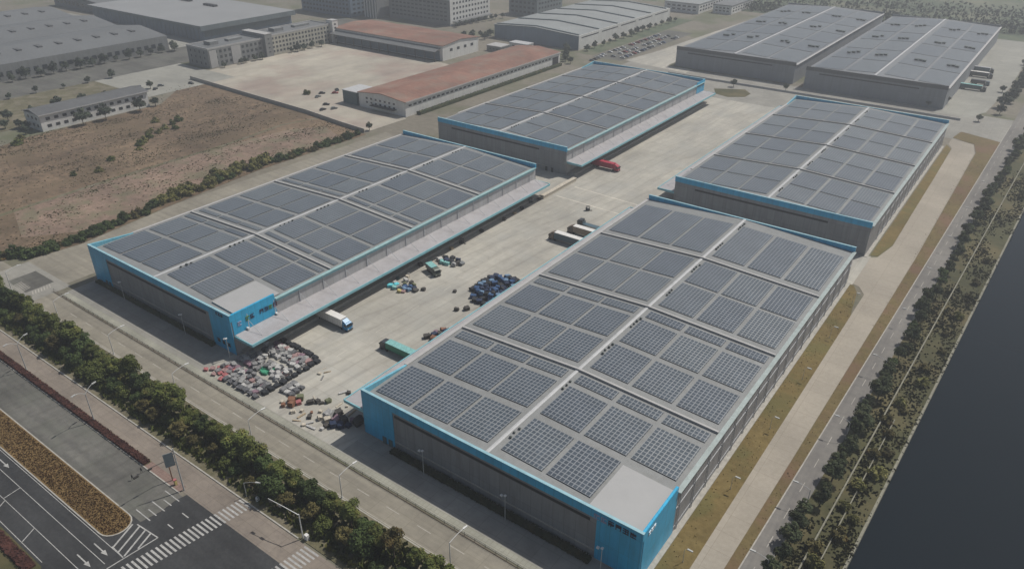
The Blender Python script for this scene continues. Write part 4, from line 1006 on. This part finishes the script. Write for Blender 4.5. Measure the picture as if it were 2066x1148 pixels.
def put(name, me, mat, loc, rzv, label, cat, group, s=1.0, tilt=0):
    o = bpy.data.objects.new(name, me); COL.objects.link(o); o.location = loc; o.rotation_euler = (tilt*R.uniform(-1,1),tilt*R.uniform(-1,1),rzv)
    o.scale = (s*R.uniform(.85,1.15),s*R.uniform(.85,1.15),s*R.uniform(.8,1.15))
    if not me.materials: me.materials.append(M['balegrey'])
    setmat(o, M[mat]); return tag(o, label, cat, group)
BALE = protos('waste_bale',7,2.0,1.85,1.15,.10,100)
bc = {'balegrey':'grey','balepale':'pale grey','balewhite':'white','baledark':'dark grey','balepink':'pink','balered':'red','balemauve':'mauve','balegreen':'green'}
tp = MB(); tp.prism([(-57,-8.6),(-34.6,-8.6),(-34.4,16),(-56.6,16)],0,.045); tag(tp.build('gap_shade_sheet', M['bagblack']), 'black sheet added under the big bale pile to shade its gaps', 'gap_shade_sheet')  # black sheet added so the gaps between bales look shaded
rows_y = [-6.9,-5.4,-3.9,-2.4,.9,2.4,3.9,5.4,8.6,10.1,11.6,13.1]
for ri, yy in enumerate(rows_y):
    for ci in range(11):
        xx = -55.6+ci*1.75
        if R.random() < .07: continue
        z = R.random()
        k = 'balegrey' if z < .34 else 'balepale' if z < .60 else 'balewhite' if z < .72 else 'baledark' if z < .86 else 'balemauve' if z < .93 else 'balepink'
        if ri in (4,5,6) and ci in (6,7): k = 'balegreen'
        if ri < 4 and ci < 3: k = R.choice(('balered','balepink','balemauve','balegrey'))
        if ri > 8 and ci > 6: k = R.choice(('balepink','balemauve','balepale'))
        put('waste_bale', R.choice(BALE), k, (xx+R.uniform(-.35,.35),yy+R.uniform(-.2,.2),0.05), R.uniform(-.45,.45), f'{bc[k]} waste bale, {ordw(ci+1)} from the warehouse in the {ordw(ri+1)} row from the street', 'bale','waste bales in the big pile', .80, .06)
        if R.random() < .26:
            k2 = R.choice(('balegrey','balepale','balepale','balewhite','baledark'))
            put('waste_bale', R.choice(BALE), k2, (xx+R.uniform(-.5,.5),yy+R.uniform(-.4,.4),.85), R.uniform(0,3), f'{bc[k2]} bale stacked on the {ordw(ci+1)} bale of the {ordw(ri+1)} row from the street', 'bale','waste bales in the big pile', .72, .2)
for i in range(10): put('waste_bale', R.choice(BALE), 'bagblack', (-35.6+R.uniform(-.25,.25),-5.4+i*2.15,.04), R.uniform(-.2,.2), f'black wrapped bale, {ordw(i+1)} from the street on the yard side of the big pile','bale','black bales bordering the big pile',.85)
for i in range(8): put('waste_bale', R.choice(BALE), 'bagblack', (-37.9-i*2.15,15.4+R.uniform(-.25,.25),.04), R.uniform(-.2,.2), f'black wrapped bale, {ordw(i+1)} from the yard corner along the far side of the big pile','bale','black bales bordering the big pile',.85)
for i in range(7): put('waste_bale', R.choice(BALE), 'baledark', (-36.5-i*2.3,-8.1+R.uniform(-.25,.25),.04), R.uniform(-.2,.2), f'dark bale, {ordw(i+1)} from the yard corner on the street side of the big pile','bale','dark bales bordering the big pile',.85)
for i in range(7): put('waste_bale', R.choice(BALE), ('balered','balepink')[i%2], (-59.5+i*1.3,-8.6+(i%3)*1.5,.04), R.uniform(0,3), f'{("red","pink")[i%2]} crumpled bundle, {ordw(i+1)} from the warehouse corner','bundle','red and pink bundles by the warehouse corner',.7,.2)
for i in range(9): put('waste_bale', R.choice(BALE), ('balegrey','balewhite','baledark')[i%3], (-32.4+(i%3)*1.7,-1.4+(i//3)*1.9,.04), R.uniform(-.3,.3), f'{("grey","white","dark")[i%3]} bale, {ordw(i//3+1)} from the street in the small heap beside the big pile','bale','bales in the small heap',.85)
SACK = protos('sack',5,2.1,1.7,1.4,.10,200)
sk = {'bagnavy':'navy','bagblack':'black','bagblue':'blue','baglight':'light blue'}
for ri in range(11):
    for ci in range(7):
        yy = 71.5+ri*2.05; xx = -25.2+ci*1.9
        if (ri < 3 and ci < 2+(ri == 0)) or (ri > 8 and ci < 3+(ri-9)) or R.random() < .08: continue
        k = 'bagblack' if ri > 6 or ci < 1 or R.random() < .25 else R.choice(('bagnavy','bagnavy','bagblue','bagblue','baglight'))
        put('sack', R.choice(SACK), k, (xx+R.uniform(-.4,.4),yy+R.uniform(-.4,.4),.04), R.uniform(0,3), f'{sk[k]} sack, {ordw(ci+1)} from the yard side in the {ordw(ri+1)} row of the blue heap','sack','sacks in the blue heap',1,.1)
        if R.random() < .75 and 1 < ri < 10 and ci > 0:
            k = R.choice(('bagnavy','bagblue','bagblack','baglight')); put('sack', R.choice(SACK), k, (xx+R.uniform(-.5,.5),yy+R.uniform(-.5,.5),1.25), R.uniform(0,3), f'{sk[k]} sack lying on the {ordw(ci+1)} sack of the {ordw(ri+1)} row, blue heap','sack','sacks in the blue heap',.9,.2)
put('sack',SACK[0],'scrapdark',(-29.5,72.6,.03),.3,'small black sack lying alone left of the blue heap','sack',None,.6)
put('sack',SACK[1],'scrapdark',(-20.8,63.2,.03),.2,'dark sack by the roof edge before the blue heap','sack',None,.8)
put('sack',SACK[2],'scrapdark',(-18.3,65.6,.03),1.2,'second dark sack by the roof edge before the blue heap','sack',None,.9)
PILE2 = [(-17.6,44.5,'scrapdark'),(-16.2,46.2,'bagnavy'),(-15.4,48.2,'scrapdark'),(-14.4,50,'bagnavy'),(-15,45,'rust'),(-13.6,47.6,'scrapdark'),(-13.2,51.6,'bagblack'),(-16.8,47.6,'balemauve'),(-12.2,49.6,'bagblack'),(-14.2,52.6,'balewhite'),(-13.4,54.4,'teal2'),(-15.9,50.4,'rust')]
nm2 = {'scrapdark':'dark','bagnavy':'navy','rust':'rusty','bagblack':'black','balemauve':'mauve','balewhite':'white','teal2':'teal'}
for i, (x,y,k) in enumerate(sorted(PILE2, key=lambda q: q[1])): put('scrap_bundle', R.choice(SACK), k, (x,y,.03), R.uniform(0,3), f'{nm2[k]} scrap bundle, {ordw(i+1)} from the green lorry in the dark heap','bundle','bundles in the dark heap beyond the green lorry',.95,.25)
CRATE = protos('crate',3,1.4,1.2,1.0,.03,300)
bp = [(-50.6,61.6,'cyan','sheet'),(-49.4,63.6,'cyan','sheet'),(-48.6,61.4,'teal2','sheet'),(-50.9,64.3,'balewhite','sheet'),(-47.2,62.6,'balepale','sack'),(-46,64.4,'bagblue','sack'),(-45,62.8,'baglight','sack'),(-44,65,'bagblue','sack'),(-43.2,63.4,'baglight','sack'),(-42.3,65.4,'bagnavy','sack'),(-41.2,64.6,'scrapdark','sack'),(-39.4,66.9,'scrapdark','sack'),(-47.5,66,'olive','crate'),(-46.4,68.2,'scrapdark','crate'),(-48.8,68,'balewhite','sheet'),(-50.2,70.2,'sand','crate'),(-51.6,71.8,'balepale','crate'),(-44.6,67.4,'olive','crate'),(-45.4,60.8,'yellow','crate'),(-44.2,61.6,'balepink','crate'),(-52.4,67.4,'teal_dark','crate')]
nm3 = dict(cyan='bright cyan',teal2='pale teal',balewhite='white',balepale='pale grey',bagblue='blue',baglight='light blue',bagnavy='navy',scrapdark='dark',olive='olive',sand='sandy',yellow='yellow',balepink='pink',teal_dark='dark teal')
for i, (x,y,k,t_) in enumerate(sorted(bp, key=lambda q: q[0])): put('crumpled_sheet' if t_ == 'sheet' else t_, R.choice(SACK if t_ != 'crate' else CRATE), k, (x,y,.03), R.uniform(0,3), f'{nm3[k]} {t_}, {ordw(i+1)} outward from the canopy in the cyan-and-blue litter heap','waste','litter heap by the canopy',.85 if t_ != 'crate' else 1,.25)
gp = [(-50,88,'balewhite'),(-49,90.4,'bagblack'),(-48,86.6,'teal2'),(-47,88.6,'bagnavy'),(-46.4,91.4,'bagblack'),(-45.4,86.8,'teal2'),(-44.6,89.2,'bagblack'),(-43.4,91.2,'bagnavy'),(-42.6,87.6,'balepale'),(-42,89.6,'scrapdark'),(-40.8,90.2,'cargrey')]
for i, (x,y,k) in enumerate(sorted(gp)): put('sack', R.choice(SACK), k, (x,y,.03), R.uniform(0,3), f'{dict(nm2,**nm3,cargrey="grey").get(k)} bundle, {ordw(i+1)} outward from the canopy in the ring behind the grey-green lorry','bundle','ring of bundles behind the grey-green lorry',1,.25)
ub = [(-53,80.4),(-52.4,98),(-52.8,118),(-52.2,133),(-52.6,141),(-52.8,147),(-52.8,160.6)]
for i, (x,y) in enumerate(sorted(ub, key=lambda q: q[1])): put('pallet_stack', R.choice(CRATE), ('scrapdark','timber','bagblack')[i%3], (x,y,.03), R.uniform(-.3,.3), f'{("dark","timber","black")[i%3]} pallet stack at the canopy edge, {ordw(i+1)} counted from the white lorry','pallets','pallet stacks at the canopy edge',1.1)
PLANK = lump('plank',2.6,.5,.35,.03,400).mesh('plank')
scr = [(-26.5,-3.2,'rust','crate',1.6),(-25.4,-1.2,'olive','crate',1.5),(-25.0,-4.6,'rust','crate',1.3),(-24.2,-2.6,'balered','crate',1.1),(-26.8,-6,'rust','crate',.9),(-21.6,-.6,'scrapdark','sack',.8),(-20.4,.9,'scrapdark','sack',.8),(-19.0,1.2,'scrapdark','crate',.8),(-18,2.9,'olive','sack',.9),(-22.4,-6.2,'sand','sack',.6),(-20.8,-4.4,'sand','crate',.7),(-19.4,-5.8,'timber','plank',1),(-18.2,-3.2,'rust','crate',.6),(-17,-5,'scrapdark','sack',.7),(-16.4,-1.6,'sand','crate',.8),(-15.2,-6.8,'balewhite','plank',1.1),(-14.2,-3.8,'sand','sack',.8),(-13.4,-7.6,'balewhite','plank',1.2),(-13,-1.2,'balepale','sack',1.2),(-12,-2.8,'sand','crate',1.2),(-11.6,.8,'scrapdark','sack',1),(-10.4,-4.8,'scrapdark','crate',1.0),(-9.8,-1.4,'balemauve','sack',1.1),(-8.8,-3.6,'bagnavy','sack',1),(-8,-.6,'scrapdark','sack',1.1),(-7.2,-2.4,'bagnavy','sack',1.1),(-6.2,.8,'balemauve','crate',1.2),(-5.6,-1.2,'bagnavy','crate',1.1),(-4.2,1.4,'scrapdark','sack',1.2),(-10.4,-6.4,'balewhite','crate',.8),(-17.6,8.6,'balewhite','plank',1.3),(-16.3,9.0,'scrapdark','sack',.6),(-6,6.8,'scrapdark','crate',.6),(-14.5,3.6,'sand','plank',.9),(-12.2,4.4,'sand','crate',.6),(-9,3.4,'timber','plank',1.1),(-23,1.8,'sand','plank',.7),(-28.5,-5,'sand','sack',.5),(-30.5,10.5,'sand','sack',.45),(-29.2,12.4,'timber','plank',.8),(-31.4,13,'sand','plank',.6),(-28.2,9.6,'balegrey','plank',.9),(-15.8,-8.2,'sand','sack',.5),(-18.8,-8,'timber','plank',.8)]
nm4 = dict(nm2, **nm3, timber='timber-coloured', balered='reddish', balegrey='grey')
for i, (x,y,k,t_,s) in enumerate(sorted(scr)):
    put(t_, PLANK if t_ == 'plank' else R.choice(SACK if t_ == 'sack' else CRATE), k, (x,y,.03), R.uniform(0,3), f'{nm4[k]} scrap {t_}, {ordw(i+1)} from the bale pile towards the nearest warehouse','scrap','scattered scrap between the near warehouses', s, .15)

# ------------------------------------------------------------------ street furniture
def lamp(label, x, y, h, arm, dirx, diry, group, rad=.09, double=False, mat='post', headm='post'):
    t = thing('street_lamp', label, 'street lamp', (x,y,0), 0, group)
    b = MB(); b.tube([(0,0,0),(0,0,h*.5),(0,0,h*.86)], [rad*1.4,rad*1.1,rad*.8], 8); b.tube([(0,0,0),(0,0,.5)], [rad*2,rad*2], 8); b.build('pole', M[mat], t)
    for sg in ((1,-1) if double else (1,)):
        pts = [(dirx*arm*sg*q, diry*arm*sg*q, h*(.86+.14*math.sin(q*PI/2))) for q in (0,.15,.35,.6,.8,1)]
        b = MB(); b.tube(pts, [rad*.8,rad*.75,rad*.7,rad*.65,rad*.6,rad*.55], 7); a = b.build('arm', M[mat], t)
        e = Vector(pts[-1]); d = Vector((dirx*sg,diry*sg,0)); q = d.cross(Vector((0,0,1)))
        b = MB(); b.prism([tuple((e+d*u+q*v).to_2d()) for u,v in ((-.3,-.2),(.9,-.16),(1.0,0),(.9,.16),(-.3,.2))], h-.12, h+.12); b.build('lamp_head', M[headm], a)
    return t
for i, x in enumerate((47,12.8,-21.6,-56,-90,-124,-158)): lamp(f'curved pale street lamp over the access street, {ordw(i+1)} from the near end', x, -20.5, 8.4, 4.2, .15, 1, 'access street lamps', .11, mat='lampwhite', headm='lampwhite')
def flood(label, x, y, h, group):
    t = thing('flood_lamp', label, 'lamp', (x,y,0), 0, group)
    b = MB(); b.tube([(0,0,0),(0,0,h)], [.12,.08], 8); b.build('pole', M['post'], t)
    b = MB(); b.tube([(-.9,0,h-.25),(.1,0,h+.05)], .05, 6); a = b.build('arm', M['post'], t)
    b = MB(); b.box(-1.3,-.7,-.28,.28,h-.5,h-.22); b.box(-.2,.3,-.28,.28,h-.02,h+.2); b.build('lamp_head', M['lampwhite'], a); return t
for i, x in enumerate((23.4,48.8,74.4)): flood(f'slim lamp post before the nearest warehouse front, {ordw(i+1)} from its blue left panel', x, -2.9, 7.8, 'lamp posts before the nearest warehouse')
for i, x in enumerate((-118,-82,-58.5)): flood(f'slim lamp post before the sign-panel warehouse front, {ordw(i+1)} from the side street', x, -.7, 7.6, 'lamp posts before the sign-panel warehouse')
for i, y in enumerate((17,43,74,110,144,180,214,250,288)): lamp(f'canal road lamp arching out from the trees, {ordw(i+1)} counted from the photo bottom', tx(y)-1.2, y, 6.6, 3.2, -1, -.1, 'canal road lamps', .08)
for i, y in enumerate((10.5,38,66,94,122,149)): lamp(f'thin post lamp on the dry verge beside the nearest warehouse, {ordw(i+1)} from the bottom', 87.6, y, 4.6, .9, 1, 0, 'verge lamps', .05)
lamp('tall double-armed lamp in the maroon hedge strip by the main road', -63.3, -41.0, 11, 2.8, .2, -1, None, .13, True)
lamp('tall double-armed lamp standing farther along the maroon hedge strip', -103, -40.6, 11, 2.8, .2, -1, None, .13, True)
lamp('short bent lamp beside the upper end of the zebra crossing', -6.2, -33.9, 5.2, 3.4, .9, .45, None, .08)
t = thing('signal_mast', 'white traffic signal mast with a long arm, before the roadside trees', 'traffic signal', (14.9,-34.4,0))
b = MB(); b.tube([(0,0,0),(0,0,4),(0,0,7.6)], [.17,.14,.12], 8); b.build('pole', M['lampwhite'], t)
b = MB(); b.tube([(0,0,7.3),(-4,-.6,7.8),(-9,-1.2,8.0)], [.11,.09,.07], 8); a = b.build('arm', M['lampwhite'], t)
for k, xx in enumerate((-8.4,-5.4)):
    b = MB(); b.box(xx-.55,xx+.55,-1.25-.1+.2*k,-.95+.2*k,7.35,7.75); b.build('signal_head', M['postdark'], a)
b = MB(); b.box(-.45,.5,-.4,.4,0,1.5); tag(b.build('control_cabinet', M['lampwhite'], None, (15.9,-34.1,.1), bevel=.04), 'small white control cabinet at the foot of the signal mast', 'cabinet')
b = MB(); b.box(-.4,.4,-.35,.35,0,1.3); tag(b.build('control_cabinet', M['lampwhite'], None, (-2.6,-33.3,.1), bevel=.04), 'small white cabinet beside the upper end of the zebra crossing', 'cabinet')
t = thing('sign_mast', 'tall grey mast carrying a plain rectangular sign at the junction corner', 'road sign', (-20.3,-41.6,0))
b = MB(); b.tube([(0,0,0),(0,0,7),(0,0,13.4)], [.2,.17,.13], 8); b.build('pole', M['post'], t)
b = MB(); b.box(-2.5,-.3,-.05,.05,8.4,12.4); s_ = b.build('sign_panel', paint('sign_grey',(.24,.27,.27),.1,.6), t); s_.rotation_euler = (0,0,math.radians(66))
b = MB(); b.box(-2.5,.1,.06,.16,9.0,9.2); b.box(-2.5,.1,.06,.16,11.6,11.8); b.build('bracket', M['post'], s_)
t = thing('signal_mast', 'traffic signal mast, its arm coloured dark like a shadow line over the carriageway', 'traffic signal', (-25.6,-41.3,0))
b = MB(); b.tube([(0,0,0),(0,0,7)], [.16,.12], 8); b.build('pole', M['rust'], t)
b = MB(); b.tube([(0,0,6.6),(-.2,-4,7.1),(-.4,-8.6,7.2)], [.1,.08,.06], 8); a = b.build('arm', M['postdark'], t)  # arm coloured dark to stand in for a shadow line on the road
b = MB(); b.box(-.5,-.2,-8.4,-7.2,6.6,7.05); b.box(-.4,-.1,-4.9,-3.8,6.6,7.05); b.build('signal_head', M['postdark'], a)
t = thing('yellow_bollard', 'orange-yellow post box on the brick paving by the sign mast', 'post', (-23.6,-41.7,.1))
b = MB(); b.box(-.3,.3,-.3,.3,0,1.5); b.build('body', M['yellow'], t, bevel=.05); b = MB(); b.box(-.36,.36,-.36,.36,1.5,1.66); b.build('cap', M['balered'], t)
# two people in dark clothes on the carriageway
def person(label, x, y, rzv, stride):
    t = thing('person', label, 'person', (x,y,_z[0]), rzv, 'people on the carriageway')
    v = [(0,0,.92),(0,0,1.15),(0,0,1.38),(0,.01,1.5),(0,0,1.66),
         (.1,0,.9),(.11,stride*.5,.5),(.11,stride-.03,.08),(.11,stride+.14,.04), (-.1,0,.9),(-.11,-stride*.3,.5),(-.11,-stride-.05,.1),(-.11,-stride+.1,.05),
         (.2,0,1.36),(.25,-.06,1.1),(.26,.08,.88),(-.2,0,1.36),(-.25,.06,1.1),(-.26,.2,.9)]
    e = [(0,1),(1,2),(2,3),(3,4),(0,5),(5,6),(6,7),(7,8),(0,9),(9,10),(10,11),(11,12),(2,13),(13,14),(14,15),(2,16),(16,17),(17,18)]
    rr = [.15,.14,.15,.06,.1,.1,.07,.05,.05,.1,.07,.05,.05,.07,.05,.045,.07,.05,.045]
    me = bpy.data.meshes.new('body'); me.from_pydata(v,e,[]); me.materials.append(M['dress']); o = bpy.data.objects.new('body', me); COL.objects.link(o); o.parent = t
    o.modifiers.new('skin','SKIN')
    for s_, q in zip(me.skin_vertices[0].data, rr): s_.radius = (q,q*.8)
    me.skin_vertices[0].data[0].use_root = True
    ss = o.modifiers.new('sub','SUBSURF'); ss.levels = 1; ss.render_levels = 1
    b = MB(); b.tube([(0,.0,1.52),(0,.01,1.58),(0,.01,1.68),(0,0,1.76),(0,0,1.79)], [.06,.09,.105,.08,.02], 10); h = b.build('hair', M['scrapdark'], t, smooth=True)
    b = MB(); b.tube([(0,.075,1.55),(0,.1,1.62),(0,.085,1.69)], [.05,.06,.05], 8); b.build('face', M['skin'], t, smooth=True)
person('person in dark clothes on the carriageway, nearer the grassy median',-33.7,-47.1,.4,.16)
person('person in dark clothes on the carriageway, nearer the maroon hedge',-34.2,-44.4,.5,.2)

# ------------------------------------------------------------------ air, light, camera
hz = MB(); hz.box(-2400,1700,-1650,2200,-4,146); ho = hz.build('haze', M['white']); ho['kind'] = 'stuff'; ho['label'] = 'thin pale haze over the whole site'; ho['category'] = 'haze'
hm = bpy.data.materials.new('haze_air'); hm.use_nodes = True; nt = hm.node_tree; nt.nodes.clear()
out = nt.nodes.new('ShaderNodeOutputMaterial'); vol = nt.nodes.new('ShaderNodeVolumePrincipled')
vol.inputs['Color'].default_value = (.93,.96,1,1); vol.inputs['Density'].default_value = HAZE; vol.inputs['Anisotropy'].default_value = .3
nt.links.new(vol.outputs['Volume'], out.inputs['Volume']); ho.data.materials.clear(); ho.data.materials.append(hm)

wd = bpy.data.worlds.new('World'); sc.world = wd; wd.use_nodes = True
nt = wd.node_tree; sky = nt.nodes.new('ShaderNodeTexSky'); sky.sky_type = 'NISHITA'; sky.sun_disc = False
AZ, ELV = math.radians(24.2), math.radians(56)
sky.sun_elevation = ELV; sky.sun_rotation = AZ; sky.dust_density = 2.5; sky.air_density = 1.2
nt.links.new(sky.outputs['Color'], nt.nodes['Background'].inputs['Color']); nt.nodes['Background'].inputs['Strength'].default_value = .072
sl = bpy.data.lights.new('sun','SUN'); sl.energy = 4.4; sl.angle = math.radians(.6); sl.color = (1,.965,.905)
so = bpy.data.objects.new('sun', sl); COL.objects.link(so)
sd = Vector((math.sin(AZ)*math.cos(ELV), math.cos(AZ)*math.cos(ELV), math.sin(ELV))); so.rotation_euler = sd.to_track_quat('Z','Y').to_euler(); so.location = (0,0,300)

cd = bpy.data.cameras.new('camera'); co = bpy.data.objects.new('camera', cd); COL.objects.link(co); sc.camera = co
cd.sensor_fit = 'HORIZONTAL'; cd.sensor_width = 36; cd.lens = 1519.81/2066*36; cd.clip_start = 1; cd.clip_end = 6000
pi_, ya, ro = .511232, -.6268057, .00474194
fw = Vector((math.sin(ya)*math.cos(pi_), math.cos(ya)*math.cos(pi_), -math.sin(pi_)))
rg = fw.cross(Vector((0,0,1))).normalized(); up = rg.cross(fw)
r2 = rg*math.cos(ro)+up*math.sin(ro); u2 = up*math.cos(ro)-rg*math.sin(ro)
mw = Matrix((( r2.x,u2.x,-fw.x,124.368),(r2.y,u2.y,-fw.y,-104.898),(r2.z,u2.z,-fw.z,134.5385),(0,0,0,1))); co.matrix_world = mw
vs = sc.view_settings; vs.view_transform = 'Standard'; vs.look = 'None'; vs.gamma = 1; vs.exposure = EXPO
sc.cycles.max_bounces = 5; sc.cycles.diffuse_bounces = 2; sc.cycles.glossy_bounces = 2; sc.cycles.volume_bounces = 0
sc.cycles.use_denoising = True
